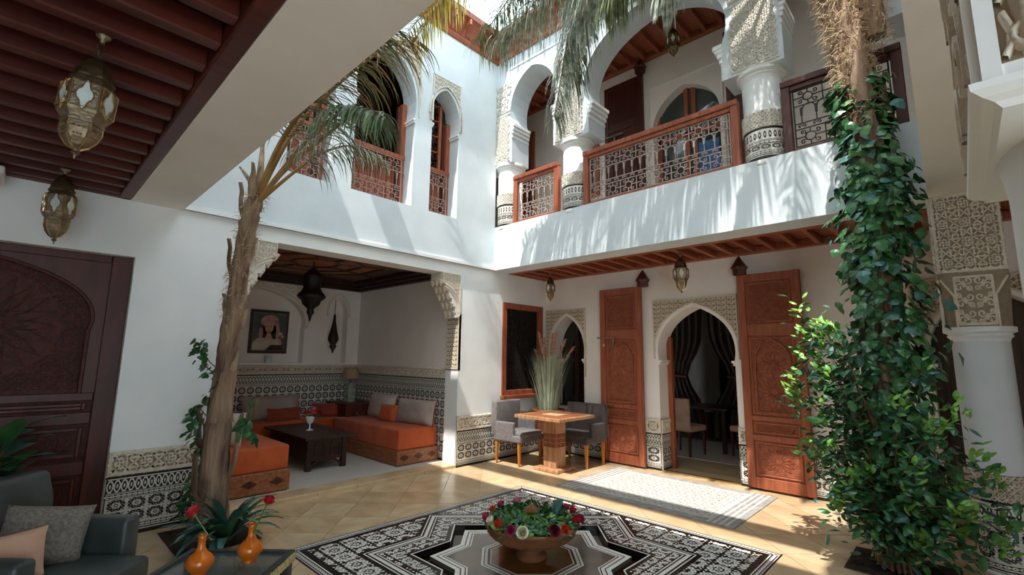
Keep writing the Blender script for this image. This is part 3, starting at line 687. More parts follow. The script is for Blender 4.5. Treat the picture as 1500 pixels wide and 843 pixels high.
# ================================================================ ALCOVE
AX = -8.65
al = struct('wall_alcove', 'cream walls of the seating alcove with two arched niches', 'wall')
MA = plane('x', AX, 1)                      # back wall, u = y
oN1 = horseshoe(2.85, .76, 1.45, 2.05, 2.74, n=12, t0=14, point=.03); oN2 = horseshoe(4.24, .19, 1.45, 2.3, 2.74, t0=14, point=.03)
b = MB(); wall_openings(b, MA, 1.4, 4.68, 1.45, 3.1, [oN1, oN2], .22); b.box(AX-.02, AX, 1.4, 4.68, 0, 1.45); b.build('niche_wall', 'plaster_cream', al)
b = MB(); b.box(AX-.3, AX-.2, 1.4, 4.8, 0, 3.1); b.box(AX-.3, XL-.28, 4.68, 4.78, 0, 3.1); b.box(AX-.3, XL-.28, 1.3, 1.42, 0, 3.1); b.build('side_walls', 'plaster_cream', al)
g = MB()
for o, u0, u1 in ((oN1, 2.02, 3.68), (oN2, 4.0, 4.48)):
    cu = (u0+u1)/2
    for k, gr in ((0, .03), (1, .055)): g.strap(MA, [((p[0]-cu)*(1+gr/(u1-u0)*2)+cu, p[1]+gr) for p in o if p[1] > 2.0], .014, .01)
relief(g, MA, 2.0, 3.7, 2.2, 2.86, .1, .009, .006, motif_scroll, lambda p: not inpoly(p, [((q[0]-2.85)*1.12+2.85, q[1]+.07) for q in oN1]), border=False)
g.build('niche_mouldings', 'stucco', al, kind='stuff')
b = MB(); b.box(AX-.2, AX+.04, 1.42, 4.68, 1.43, 1.465); b.build('shelf_ledge', 'plaster', al, bevel=.006)
for M, u0, u1, s in ((MA, 1.42, 4.68, 'along the alcove back wall'), (plane('y', 4.68, -1), AX+.01, XL-.02, 'along the right alcove wall'), (plane('y', 1.42, 1), AX+.01, XL-.3, 'along the left alcove wall')):
    d = struct('baseboard_alcove', 'tall zellige wainscot with faded stucco frieze '+s, 'wainscot'); dado(d, M, u0, u1, z0=.05, hz=1.22, hs=1.38, a=.13, base_t=.01)
b = struct('floor_alcove', 'raised alcove floor with pale grey carpet behind a travertine step', 'floor')
g = MB(); g.box(AX-.1, -5.8, 1.3, 4.7, -.02, .05); g.build('carpet', 'carpet', b)
y = 1.6; k = 0
while y < 4.64:
    y2 = min(4.65, y+.5); g = MB(); g.box(-5.8, XL+.012, y+.002, y2-.002, -.02, .046); g.build('step_slab', ['travertine', 'travertine_warm', 'travertine_pale'][k % 3], b, bevel=.006, seg=1); y = y2; k += 1
g = MB(); g.box(XL+.002, XL+.009, 1.6, 4.65, 0, .036); g.build('step_riser', 'step_edge', b)
c = struct('ceiling_alcove', 'dark painted timber ceiling with orange octagon panels in the alcove', 'ceiling')
g = MB(); g.box(AX, XL-.2, 1.42, 4.68, 3.02, 3.1); g.build('ceiling_board', 'painted_dark', c)
g = MB()
for i, (e, z0, z1) in enumerate(((.0, 2.86, 2.9), (.02, 2.9, 2.98), (.1, 2.95, 3.02))):
    w = .1+.1*i
    g.box(AX+e*0, XL-.3, 4.68-w, 4.68, z0, z1); g.box(AX, XL-.3, 1.42, 1.42+w, z0, z1); g.box(AX, AX+w, 1.42, 4.68, z0, z1); g.box(XL-.3-w, XL-.3, 1.42, 4.68, z0+.01, z1)
g.build('cornice', 'wood_black', c)
g = MB(); DN = lambda u, v, h: (u, v, 3.02-h)
for cx_, cy_, rr_ in ((-7.1, 3.05, 1.0),):
    g.poly(DN, [(cx_+1.1*cos(pi/8+k*pi/4)*rr_, cy_+1.0*sin(pi/8+k*pi/4)*rr_) for k in range(8)][::-1], None, .004)
g.build('painted_octagon', 'painted_orange', c)
g = MB()
for r_ in (.35, .7, 1.05): g.strap(DN, [(-7.1+1.1*cos(pi/8+k*pi/4)*r_, 3.05+sin(pi/8+k*pi/4)*r_) for k in range(8)], .05, .03, closed=True)
for k in range(8): a = pi/8+k*pi/4; g.strap(DN, [(-7.1+.38*cos(a), 3.05+.35*sin(a)), (-7.1+1.5*cos(a), 3.05+1.5*sin(a))], .04, .025)
g.build('ceiling_ribs', 'painted_dark', c)
g = MB()
for k in range(24):
    a = k*pi/12
    for r_ in (.5, .62, .9, .98): q = (-7.1+1.1*r_*cos(a), 3.05+r_*sin(a)); g.poly(DN, [(q[0]-.025, q[1]), (q[0], q[1]-.025), (q[0]+.025, q[1]), (q[0], q[1]+.025)], None, .008)
g.build('gilded_dots', 'painted_gold', c, kind='stuff')
# corbelled stucco brackets in the mouth of the alcove
def bracket(y0, sg, label):
    t = thing('stucco_bracket', label, 'bracket'); S = lambda u: y0+sg*u
    steps = [(.34, 2.865), (.34, 2.72), (.29, 2.70), (.27, 2.63), (.225, 2.6), (.2, 2.52), (.155, 2.49), (.13, 2.4), (.09, 2.36), (.07, 2.27), (.0, 2.2)]
    g = MB(); P = [(0, 2.865)]+steps; M = lambda u, v, h: (XL+h, S(u), v)
    for (a, z0), (b2, z1) in zip(steps, steps[1:]):
        if z0 > z1: g.mbox(M, 0, max(a, b2), z1, z0, -.3, .0)
    g.build('bracket_body', 'stucco_white', t)
    r = MB(); ins = lambda p: 0 < p[0] < .33 and p[1] < 2.86 and (p[0]-.42)**2+(p[1]-2.28)**2 > .43**2 and p[0] < .33
    relief(r, off(M, .002), 0, .34, 2.3, 2.86, .065, .009, .008, motif_scroll, ins, border=False)
    r.strap(off(M, .002), [(.42-.43*cos(t_), 2.28+.43*sin(t_)) for t_ in [i*.13 for i in range(11)]], .02, .012)
    r.strap(off(M, .002), [(.42-.39*cos(t_), 2.28+.39*sin(t_)) for t_ in [i*.13 for i in range(11)]], .014, .01)
    r.strap(off(M, .002), [(.01, 2.22), (.01, 2.855), (.33, 2.855), (.33, 2.72)], .016, .012)
    MI = lambda u, v, h: (XL-u, S(0)+sg*h, v)
    for i, (u, z) in enumerate(steps[1::2]):
        for j in range(3): r.lathe([(.0, -.09), (.035, -.03), (.05, .0), (.0, .02)], (XL-.05-j*.1, S(u+.0), z+.02), 6)
    r.build('muqarnas_carving', 'stucco', t, kind='stuff'); return t
bracket(1.6, 1, 'carved white stucco bracket in the top left corner of the alcove mouth'); bracket(4.65, -1, 'carved white stucco bracket in the top right corner of the alcove mouth')
t = struct('trim_4', 'tall carved stucco strip lining the right jamb of the alcove', 'trim')
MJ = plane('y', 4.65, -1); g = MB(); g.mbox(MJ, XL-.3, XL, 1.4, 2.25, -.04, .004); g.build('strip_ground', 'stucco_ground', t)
g = MB(); relief(g, off(MJ, .004), XL-.29, XL-.01, 1.42, 2.24, .07, .008, .006, motif_scroll); g.build('carved_strip', 'stucco', t, kind='stuff')

# ================================================================ DOORS, WINDOWS, RAILINGS
def rays(mb, M, cu, cv, r, n=16, w=.008, h=.006):
    for k in range(n):
        a = 2*pi*k/n; mb.strap(M, [(cu+.25*r*cos(a), cv+.25*r*sin(a)), (cu+.62*r*cos(a+pi/n), cv+.62*r*sin(a+pi/n)), (cu+r*cos(a), cv+r*sin(a))], w, h)
        mb.strap(M, [(cu+.25*r*cos(a), cv+.25*r*sin(a)), (cu+.62*r*cos(a-pi/n), cv+.62*r*sin(a-pi/n)), (cu+r*cos(a), cv+r*sin(a))], w, h)
    mb.strap(M, circ(cu, cv, .22*r, 12)[:-1], w, h, closed=True)
def frame4(g, M, a, b2, z0, z1, w, h0, h1):
    g.mbox(M, a, a+w, z0, z1, h0, h1); g.mbox(M, b2-w, b2, z0, z1, h0, h1); g.mbox(M, a+w, b2-w, z0, z0+w, h0, h1); g.mbox(M, a+w, b2-w, z1-w, z1, h0, h1)
def leaf(nm, label, M, u0, u1, z0, z1, hinge, mw='wood_red', mc='wood_red_carved', bolts=True):
    d = struct(nm, label, 'door'); W = u1-u0; H = z1-z0; Z = lambda f: z0+H*f
    g = MB(); g.mbox(M, u0, u1, z0, z1, 0, .03); g.build('door_board', mc, d)
    sw = .13*W/.74*.74
    for a, c in ((u0, u0+sw), (u1-sw, u1)):
        g = MB(); g.mbox(M, a, c, z0, z1, .03, .05); g.build('stile', mw, d, bevel=.004, seg=1)
    rails = [(0, .05), (.215, .24), (.305, .325), (.70, .755), (.965, 1.0)]
    for a, c in rails:
        g = MB(); g.mbox(M, u0+sw, u1-sw, Z(a), Z(c), .03, .048); g.build('rail', mw, d, bevel=.004, seg=1)
    cu = (u0+u1)/2; pw = W/2-sw
    for (a, c), kind in (((.05, .215), 'r'), ((.24, .305), 's'), ((.325, .70), 'a'), ((.755, .965), 'q')):
        fr = MB(); ta, tc_ = Z(a)+.02, Z(c)-.02; frame4(fr, M, cu-pw+.015, cu+pw-.015, ta, tc_, .022, .03, .042); fr.build('panel_moulding', mw, d, bevel=.005, seg=1)
        r = MB(); N = off(M, .03); x0_, x1_ = cu-pw+.05, cu+pw-.05; ta += .03; tc_ -= .03
        if kind == 'r': rays(r, N, cu, (ta+tc_)/2, min(pw-.06, (tc_-ta)/2), 16); relief(r, N, x0_, x1_, ta, tc_, .06, .006, .004, motif_scroll, lambda p: hypot(p[0]-cu, p[1]-(ta+tc_)/2) > pw-.05)
        elif kind == 's': relief(r, N, x0_, x1_, ta, tc_, (tc_-ta)/1.1, .008, .006, motif_star)
        elif kind == 'q': relief(r, N, x0_, x1_, ta, tc_, .09, .007, .006, motif_star)
        else:
            aw = pw-.07; oa = horseshoe(cu, aw, ta, ta+(tc_-ta)*.62, tc_, n=8, t0=14, point=.03)
            r.strap(N, oa, .03, .016); r.strap(N, oa[:1]+oa[-1:], .03, .016)
            rays(r, N, cu, ta+.28*(tc_-ta), aw*.95, 16); rays(r, N, cu, ta+.66*(tc_-ta), aw*.8, 12)
            relief(r, N, x0_, x1_, ta, tc_, .07, .006, .004, motif_scroll, lambda p: (not inpoly(p, oa)) or (min(hypot(p[0]-cu, p[1]-(ta+q*(tc_-ta))) for q in (.28, .66)) > aw*.9))
        r.build('carved_panel', mc, d, kind='stuff')
    if bolts:
        g = MB(); zz = Z(.705); s = 1 if hinge > cu else -1
        g.mbox(M, cu-s*pw-.14 if s > 0 else cu+pw-.2, cu-s*pw+.2 if s > 0 else cu+pw+.14, zz, zz+.02, .05, .075); g.mbox(M, cu-s*.12-.015, cu-s*.12+.015, zz-.13, zz, .05, .065); g.build('top_bolt', 'brass', d)
        g = MB(); g.mbox(M, cu-s*pw-.08, cu-s*pw+.16, Z(.31), Z(.31)+.022, .05, .085); g.build('door_bolt', 'brass_bright', d, bevel=.004)
        g = MB(); g.lathe([(.018, -.004), (.024, 0), (.018, .004)], (0, 0, 0), 12); 
        g.v = [M(cu-s*(pw+.03)+x, Z(.665)+y, .052+z) for x, y, z in g.v]; g.build('lock_plate', 'brass_bright', d)
    return d
MD = plane('y', 6.66, -1)
leaf('door_1', 'tall carved red-brown door leaf standing open left of the doorway, with brass bolts', MD, -4.3, -3.555, .03, 2.73, -3.555)
leaf('door_2', 'tall carved red-brown door leaf standing open right of the doorway, half behind leaves', MD, -2.13, -1.39, .03, 2.74, -2.13, bolts=False)
def newel(x, y, z, label):
    t = thing('door_pivot_finial', label, 'finial', (x, y, z)); g = MB(); g.lathe([(.085, 0), (.085, .07), (.105, .09), (.105, .11)], (0, 0, 0), 6, rot=pi/6); g.build('pivot_block', 'wood_dark', t)
    g = MB(); g.lathe([(.1, .11), (.012, .25), (.0, .26)], (0, 0, 0), 6, rot=pi/6); g.build('pointed_cap', 'wood_dark', t)
newel(-3.5, 6.6, 2.72, 'pointed dark wooden pivot block above the left carved door leaf'); newel(-2.08, 6.6, 2.74, 'pointed dark wooden pivot block above the right carved door leaf')
# dark arched door, far left
MK = plane('x', -5.68, 1)
d = struct('door_3', 'large dark mahogany door with arched carved panel at the far left', 'door')
g = MB(); g.mbox(MK, -1.05, .69, 0, 2.49, -.06, 0); g.build('door_board', 'wood_dark_carved', d)
for a, c in ((-1.05, -.9), (.54, .69)): g = MB(); g.mbox(MK, a, c, 0, 2.49, 0, .05); g.build('stile', 'wood_dark', d, bevel=.006, seg=1)
for a, c in ((0, .12), (.55, .66), (.98, 1.08), (1.18, 1.25), (2.42, 2.49)): g = MB(); g.mbox(MK, -.9, .54, a, c, 0, .035); g.build('rail', 'wood_dark', d, bevel=.006, seg=1)
oK = horseshoe(-.18, .62, 1.25, 1.78, 2.37, n=14, t0=16, point=.05)
g = MB(); wall_openings(g, MK, -.9, .54, 1.25, 2.42, [oK], .0 if False else .03, back=False); g.v = [(v[0]+.035, v[1], v[2]) for v in g.v]; g.build('arched_spandrel', 'wood_dark', d)
g = MB(); g.strap(off(MK, .035), oK, .035, .014); rays(g, MK, -.18, 1.82, .42, 20, .012, .008); rays(g, MK, -.18, 1.82, .25, 12, .01, .01); relief(g, MK, -.78, .42, 1.28, 2.36, .1, .008, .006, motif_star, lambda p: inpoly(p, oK) and hypot(p[0]+.18, p[1]-1.82) > .44, border=False)
g.build('carved_relief', 'wood_dark_carved', d, kind='stuff')
g = MB()
for z0, z1 in ((.16, .52), (.7, .95), (1.1, 1.16)): frame4(g, MK, -.86, .5, z0, z1, .03, 0, .025)
g.build('panel_moulding', 'wood_dark', d, bevel=.006, seg=1)
for s in (0, 1):
    r = MB(); relief(r, MK, -.8, .44, (.2, .74)[s], (.48, .91)[s], .13, .009, .006, motif_star); r.build('carved_panel', 'wood_dark_carved', d, kind='stuff')
g = MB(); g.box(XL-.3, XL, .69, .70, 0, 2.49); 
# ironwork
def iron_panel(mb, M, u0, u1, z0, z1, r=.0072, cell=.24):
    n = max(1, round((u1-u0)/cell)); d = (u1-u0)/n; H = z1-z0; zb = z0+H*.3; zt = z1-H*.28
    T3 = lambda P: [M(p[0], p[1], 0) for p in P]
    for z in (z0, zb, zb+H*.1, zt, z1): mb.tube(T3([(u0, z), (u1, z)]), r, 4)
    for u in (u0, u1): mb.tube(T3([(u, z0), (u, z1)]), r*1.3, 4)
    for i in range(n):
        c = u0+(i+.5)*d
        for a, e in ((z0, zb), (zt, z1)):
            m = (a+e)/2; R = (e-a)/2
            mb.tube(T3(circ(c, m, R*.52, 8)[:-1]), r, 4, closed=True)
            for k in range(4):
                t_ = pi/4+k*pi/2; q = (c+R*.78*cos(t_)*d/2/R*.9, m+R*.78*sin(t_)); mb.tube(T3(spiral(q[0], q[1], R*.3, 1.1, t_+pi, 8)), r*.9, 4)
                mb.tube(T3([(c+R*.52*cos(k*pi/2), m+R*.52*sin(k*pi/2)), (c+d/2*cos(k*pi/2)*.98, m+R*.98*sin(k*pi/2))]), r, 4)
            mb.tube(T3([(u0+i*d, a), (u0+i*d, e)]), r, 4)
        for q in (-.25, .25):
            x = c+q*d; zc = zb+H*.1
            mb.tube(T3([(x, zc), (x, zt-.02)]), r, 4); mb.tube(T3([(x, zt-.11), (x, zt-.03)]), r*2.2, 4); mb.tube(T3(circ(x+d*.25, zt-.05, d*.22, 5, 0, pi)), r*.9, 4)
            mb.tube(T3(spiral(x-d*.08, zb+H*.05, H*.035, 1, 0, 6)), r*.8, 4); mb.tube(T3(spiral(x+d*.08, zb+H*.05, H*.035, 1, pi, 6, -1)), r*.8, 4)
def railing(u0, u1, label, iron='iron_sunlit', wood='wood_red'):
    t = thing('balcony_railing', label, 'railing'); M = plane('y', YB+.07, -1)
    for a, c in ((u0, u0+.085), (u1-.085, u1)): g = MB(); g.mbox(M, a, c, 3.76, 4.53, -.04, .04); g.build('post', wood, t, bevel=.006, seg=1)
    g = MB(); g.mbox(M, u0, u1, 4.50, 4.57, -.055, .055); g.build('top_rail', wood, t, bevel=.01, seg=2)
    g = MB(); g.mbox(M, u0+.085, u1-.085, 4.45, 4.50, -.03, .03); g.build('under_rail', wood, t, bevel=.005, seg=1)
    g = MB(); g.mbox(M, u0+.085, u1-.085, 3.76, 3.80, -.03, .03); g.build('bottom_rail', wood, t, bevel=.005, seg=1)
    g = MB(); iron_panel(g, M, u0+.105, u1-.105, 3.82, 4.44); g.build('wrought_iron_panel', iron, t); return t
railing(-5.13, -4.2, 'short red wooden balcony railing with wrought iron coloured sunlit-pale, left of the middle column'); railing(-3.74, -1.61, 'long red wooden balcony railing with wrought iron scrolls under the wide arch')
railing(-1.17, -.16, 'dark railing with black iron scrolls behind the tall palm trunk', 'iron', 'wood_dark')
g = MB(); g.box(-.0, 0, 0, 0, 0, 0)
# left upper windows: frames, ironwork, lattice sash
def leftwin(nm, c, w, label, lattice):
    d = struct(nm, label, 'window'); M = plane('x', ux-.27, 1)
    for sg in (-1, 1):
        g = MB(); a, e = sorted((c+sg*(w-.005), c+sg*(w-.075))); g.mbox(M, a, e, 3.73, 5.35, -.04, .05); g.build('jamb_post', 'wood_red', d, bevel=.006, seg=1)
        g = MB(); a, e = sorted((c+sg*(w-.08), c+sg*(w-.12))); g.mbox(M, a, e, 3.73, 5.3, -.05, .0); g.build('inner_stop', 'wood_dark', d)
    g = MB(); g.mbox(M, c-w, c+w, 4.46, 4.53, -.03, .06); g.build('rail', 'wood_red', d, bevel=.008)
    g = MB(); iron_panel(g, off(M, .06), c-w+.06, c+w-.06, 3.78, 4.45, .0055, .26 if w > .3 else .23); g.build('wrought_iron_panel', 'iron_sunlit', d)
    n = 9 if w > .3 else 5
    for i in range(n):
        g = MB(); a = c-w+.08+(2*w-.16)*i/n; g.mbox(M, a+.004, a+(2*w-.16)/n-.004, 3.73, 4.45, -.04, -.025); g.build('shutter_board', 'wood_red', d)
    if lattice:
        g = MB(); N = off(M, .0)
        for j in range(4):
            z = 4.68+j*.26
            for q in (-.1, .1) if w < .3 else (0,):
                P = star(c-.06+q*.0, z, .13, .62, 6); g.strap(N, P, .022, .02, closed=True)
            g.strap(N, [(c-w+.07, z+.13), (c-.06, z+.13)], .02, .018); g.strap(N, [(c-w+.07, z-.02), (c+.06, z+.16)], .018, .016)
            g.strap(N, [(c-.06, z+.13), (c+.02, z+.13)], .02, .018)
        g.mbox(N, c+.05, c+.1, 4.53, 5.6, -.02, .03); g.mbox(N, c-w+.05, c-w+.09, 4.53, 5.3, -.02, .03)
        g.build('star_lattice', 'wood_red', d)
        g = MB(); g.mbox(N, c-w+.05, c+w-.05, 4.53, 5.7, -.05, -.045); g.build('window_pane', 'dark_glass', d)
    return d
leftwin('window_1', 4.24, .265, 'narrow arched window with star lattice sash nearest the courtyard corner', True)
leftwin('window_2', 3.21, .46, 'wide open arched window with dark interior in the middle of the upper left wall', False)
leftwin('window_3', 2.2, .265, 'narrow arched window half hidden by palm fronds on the upper left wall', True)
# gallery window, left wall
d = struct('window_4', 'red-framed window with dark wooden lattice beside the corner', 'window')
g = MB(); frame4(g, ML, 5.58, 6.62, .97, 2.53, .1, -.05, .02); g.build('window_frame', 'wood_red', d, bevel=.008)
g = MB(); g.mbox(ML, 5.56, 6.64, .93, .99, -.05, .07); g.build('window_sill', 'wood_red', d, bevel=.008)
g = MB(); g.mbox(ML, 5.68, 6.52, 1.07, 2.43, -.11, -.10); g.build('inner_shutter', 'wood_dark', d)
g = MB(); N = off(ML, -.06); relief(g, N, 5.68, 6.52, 1.07, 2.43, .12, .014, .012, motif_star)
for i in range(1, 4): g.mbox(N, 5.68+.21*i-.008, 5.68+.21*i+.008, 1.07, 2.43, -.01, .014)
g.build('lattice', 'iron', d, kind='stuff')
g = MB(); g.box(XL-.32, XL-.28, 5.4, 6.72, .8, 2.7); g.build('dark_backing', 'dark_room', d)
# small arched opening at left of back wall
d = struct('window_5', 'dark arched window behind the ornamental grass', 'window')
g = MB(); g.box(-5.6, -4.5, YG+.34, YG+.36, .6, 2.6); g.build('window_pane', 'dark_glass', d)
g = MB(); N = plane('y', YG+.3, -1); relief(g, N, -5.1, -4.7, .8, 2.0, .13, .012, .01, motif_star); g.build('lattice', 'wood_black', d, kind='stuff')
g = MB(); 
for k in (0, 1): frame4(g, N, -5.45+k*.4, -5.05+k*.4, .76, 2.36, .03, 0, .02)
g.build('window_frame', 'wood_black', d)
d = struct('door_4', 'grey-brown door in the arch behind the ivy-covered palm', 'door'); g = MB(); g.box(-.4, .9, YG+.3, YG+.34, 0, 2.5); g.build('door_board', 'curtain', d)
# doorway frame + dining room beyond
d = struct('trim_5', 'red wooden frame inside the arched doorway', 'frame')
g = MB(); g.box(-3.34, -3.27, YG+.28, YG+.36, 0, 1.95); g.build('jamb_post', 'wood_red', d, bevel=.006); g = MB(); g.box(-2.31, -2.24, YG+.28, YG+.36, 0, 1.95); g.build('jamb_post', 'wood_red', d, bevel=.006)
g = MB(); g.box(-3.34, -2.24, YG-.02, YG+.06, 0, .018); g.build('threshold', 'brass_bright', d)
for nm, lb, ct, bx, mm in (('wall_dining_back', 'dim back wall of the dining room', 'wall', (-6.4, -1.0, 10.6, 10.7, 0, 3.0), 'dark_room'), ('wall_dining_left', 'dim left wall of the dining room', 'wall', (-6.5, -6.4, 7.07, 10.7, 0, 3.0), 'dark_room'), ('wall_dining_right', 'dim right wall of the dining room', 'wall', (-1.0, -.9, 7.07, 10.7, 0, 3.0), 'dark_room'), ('ceiling_dining_room', 'dim dining room ceiling', 'ceiling', (-6.5, -.9, 7.07, 10.7, 3.0, 3.1), 'dark_room'), ('floor_dining_room', 'honey stone floor of the dining room', 'floor', (-6.5, -.9, 7.07, 10.7, -.1, 0), 'travertine_warm'), ('window_7', 'pale blind filling the dining room window between the curtains', 'window', (-4.75, -3.85, 10.5, 10.59, .5, 2.98), 'curtain_pale'), ('dark_panel_right', 'dark panel added behind the far right arch to shut out the sky', 'wall', (-.9, 2.6, YG+.36, YG+.5, 0, 3.0), 'dark_room')):  # dark colours hold the rooms' shade; last box added to block outside light
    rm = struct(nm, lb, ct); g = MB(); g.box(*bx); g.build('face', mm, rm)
t = thing('dining_rug', 'pale rug under the dining chair inside the doorway', 'rug'); g = MB(); g.box(-4.6, -2.2, 7.9, 9.8, 0, .012); g.build('rug_pile', 'carpet', t)
def curtain(x, w, y, z0, z1, label, pinch):
    t = thing('curtain', label, 'curtain', (x, y, 0)); g = MB(); n = 40; rows = 12; vs = []
    for j in range(rows+1):
        f = j/rows; z = z0+(z1-z0)*f; k = 1-.45*math.exp(-((f-.42)/.16)**2)
        for i in range(n+1):
            s = i/n; xx = (s*w if pinch > 0 else w-s*w)*k; xx = xx if pinch > 0 else xx
            vs.append(((xx if pinch > 0 else w-(w-xx)*1), .05*sin(s*34)*(1 if k > .8 else .6), z))
    if pinch < 0: vs = [(w-(w-v[0]) if True else v[0], v[1], v[2]) for v in vs]; vs = [(w-v[0], v[1], v[2]) for v in vs]
    g.add(vs, [(j*(n+1)+i, j*(n+1)+i+1, (j+1)*(n+1)+i+1, (j+1)*(n+1)+i) for j in range(rows) for i in range(n)]); g.build('draped_cloth', 'curtain', t, smooth=True)
    g = MB(); zt = z0+(z1-z0)*.42; g.tube([(0 if pinch > 0 else w*.45, -.07, zt), (w*.55 if pinch > 0 else w, -.07, zt-.03)], .03, 6); g.build('tieback', 'wood_dark', t)
curtain(-4.62, .75, 9.75, .1, 2.95, 'heavy brown curtain tied back at the left of the dining room', 1); curtain(-3.75, .8, 9.75, .1, 2.95, 'heavy brown curtain tied back at the right of the dining room', -1)
def simple_chair(loc, rz, label, m, w=.5):
    t = thing('dining_chair', label, 'chair', loc, rz)
    g = MB(); g.box(-w/2, w/2, -.25, .25, .4, .5); g.build('seat', m, t, bevel=.03, seg=2); g = MB(); g.box(-w/2, w/2, -.3, -.22, .42, .95); g.build('backrest', m, t, bevel=.03, seg=2)
    for sx in (-1, 1):
        for sy in (-1, 1): g = MB(); g.lathe([(.02, 0), (.028, .4)], (sx*(w/2-.04), sy*.22, 0), 4, rot=pi/4); g.build('leg', 'wood_dark', t)
    return t
simple_chair((-3.62, 8.15, .013), -.15, 'upholstered tan dining chair seen from behind through the doorway', 'cushion_peach', .55)
simple_chair((-2.72, 8.75, .013), 1.4, 'tan dining chair at the right inside the doorway', 'cushion_peach', .5)
t = thing('dining_table', 'dark dining table with a small plant in the room beyond the doorway', 'table', (-3.75, 8.98, .013)); g = MB(); g.box(-.7, .7, -.4, .4, .72, .77); g.build('table_top', 'wood_black', t, bevel=.01)
for sx in (-1, 1):
    for sy in (-1, 1): g = MB(); g.box(sx*.62-.03, sx*.62+.03, sy*.33-.03, sy*.33+.03, 0, .72); g.build('leg', 'wood_black', t)
# balcony back wall doors
d = struct('door_5', 'brown wooden door leaf with brass bolt against the balcony back wall', 'door'); M = MG
g = MB(); g.mbox(M, -4.17, -3.45, 3.72, 6.3, .0, .04); g.build('door_board', 'wood_dark', d)
g = MB(); frame4(g, M, -4.17, -3.45, 3.72, 6.3, .08, .04, .06); g.mbox(M, -4.1, -3.5, 5.45, 5.53, .04, .06); g.build('door_frame', 'wood_dark', d, bevel=.006)
g = MB(); g.mbox(M, -4.2, -3.8, 5.36, 5.385, .06, .085); g.mbox(M, -3.99, -3.96, 5.22, 5.36, .06, .075); g.build('door_bolt', 'brass', d)
g = MB(); g.strap(off(M, .04), horseshoe(-3.81, .22, 4.2, 4.9, 5.28, t0=14), .03, .012); relief(g, off(M, .04), -4.05, -3.57, 5.6, 6.18, .12, .008, .005); g.build('carved_relief', 'wood_dark_carved', d, kind='stuff')
newel(-3.45, 6.62, 6.3, 'rounded dark wooden pivot block above the balcony door leaf')
d = struct('door_6', 'arched glazed double door with red frame behind the balcony railing', 'door'); N = plane('y', YG+.16, -1)
g = MB(); 
for x in (-3.3, -2.84, -2.72, -2.3): g.mbox(N, x, x+.07, 3.7, 5.9, -.03, .03)
for z in (3.72, 4.2, 5.05): g.mbox(N, -3.3, -2.26, z, z+.08, -.03, .03)
g.build('door_frame', 'wood_red', d, bevel=.006, seg=1); g = MB(); g.mbox(N, -3.28, -2.28, 3.7, 5.9, -.012, -.006); g.build('glass_pane', 'pane', d)
g = MB(); g.mbox(N, -2.66, -2.34, 4.28, 4.9, .0, .006); g.build('blue_curtain_panel', 'screen_blue', d)
d = struct('door_7', 'dark panelled door leaf at the right of the arched balcony door', 'door'); g = MB(); g.mbox(M, -2.12, -1.72, 3.7, 6.35, 0, .12); g.build('door_board', 'wood_dark', d, bevel=.01)
g = MB(); frame4(g, M, -2.1, -1.74, 3.9, 5.6, .06, .12, .15); frame4(g, M, -2.1, -1.74, 5.7, 6.3, .06, .12, .15); g.build('panel_moulding', 'wood_dark', d, bevel=.006)
d = struct('window_6', 'small dark red-framed window behind the middle balcony column', 'window'); g = MB(); frame4(g, M, -4.98, -4.32, 4.4, 6.03, .09, 0, .04); g.build('window_frame', 'wood_red', d, bevel=.006); g = MB(); g.mbox(M, -4.9, -4.4, 4.5, 5.95, 0, .01); g.build('window_pane', 'dark_glass', d)
d = struct('door_8', 'arched brown wooden door at the left end of the balcony', 'door'); g = MB(); g.mbox(M, -6.6, -5.82, 3.7, 6.1, 0, .05); g.build('door_board', 'wood_red', d); g = MB(); g.strap(off(M, .05), horseshoe(-6.2, .28, 3.8, 5.3, 5.9, t0=14), .05, .02); g.build('arched_moulding', 'wood_dark', d)

# ================================================================ FURNITURE
def pillow(parent_name, label, w, h, t, loc, rot, m, group=None, pipe=None, cat='cushion', puff=1, corner=.06):
    root = thing(parent_name, label, cat, loc, 0, group); root.rotation_euler = rot; g = MB(); n = 14; vs = []; rim = []
    def P(i, j, s):
        u, v = 2*i/n-1, 2*j/n-1
        th = ((1-u**4)*(1-v**4))**.55; kx = 1+corner*(abs(v)**3-1)*(1-abs(u)*.0); ky = 1+corner*(abs(u)**3-1)
        wr = .012*sin(u*7+v*3)*th
        return (u*w/2*kx, s*t/2*th*puff+wr*.4, h/2+v*h/2*ky)
    for s in (-1, 1):
        for j in range(n+1):
            for i in range(n+1): vs.append(P(i, j, s))
    fs = []; K = (n+1)**2
    for j in range(n):
        for i in range(n):
            a = j*(n+1)+i; fs.append((a, a+1, a+n+2, a+n+1)); fs.append((K+a, K+a+n+1, K+a+n+2, K+a+1))
    g.add(vs, fs); g.build('cushion_cover', m, root, smooth=True)
    if pipe:
        rim = [P(i, 0, 0) for i in range(n)]+[P(n, j, 0) for j in range(n)]+[P(n-i, n, 0) for i in range(n)]+[P(0, n-j, 0) for j in range(n)]
        g = MB(); g.tube(rim, .007, 5, closed=True); g.build('piping', pipe, root, smooth=True)
    return root
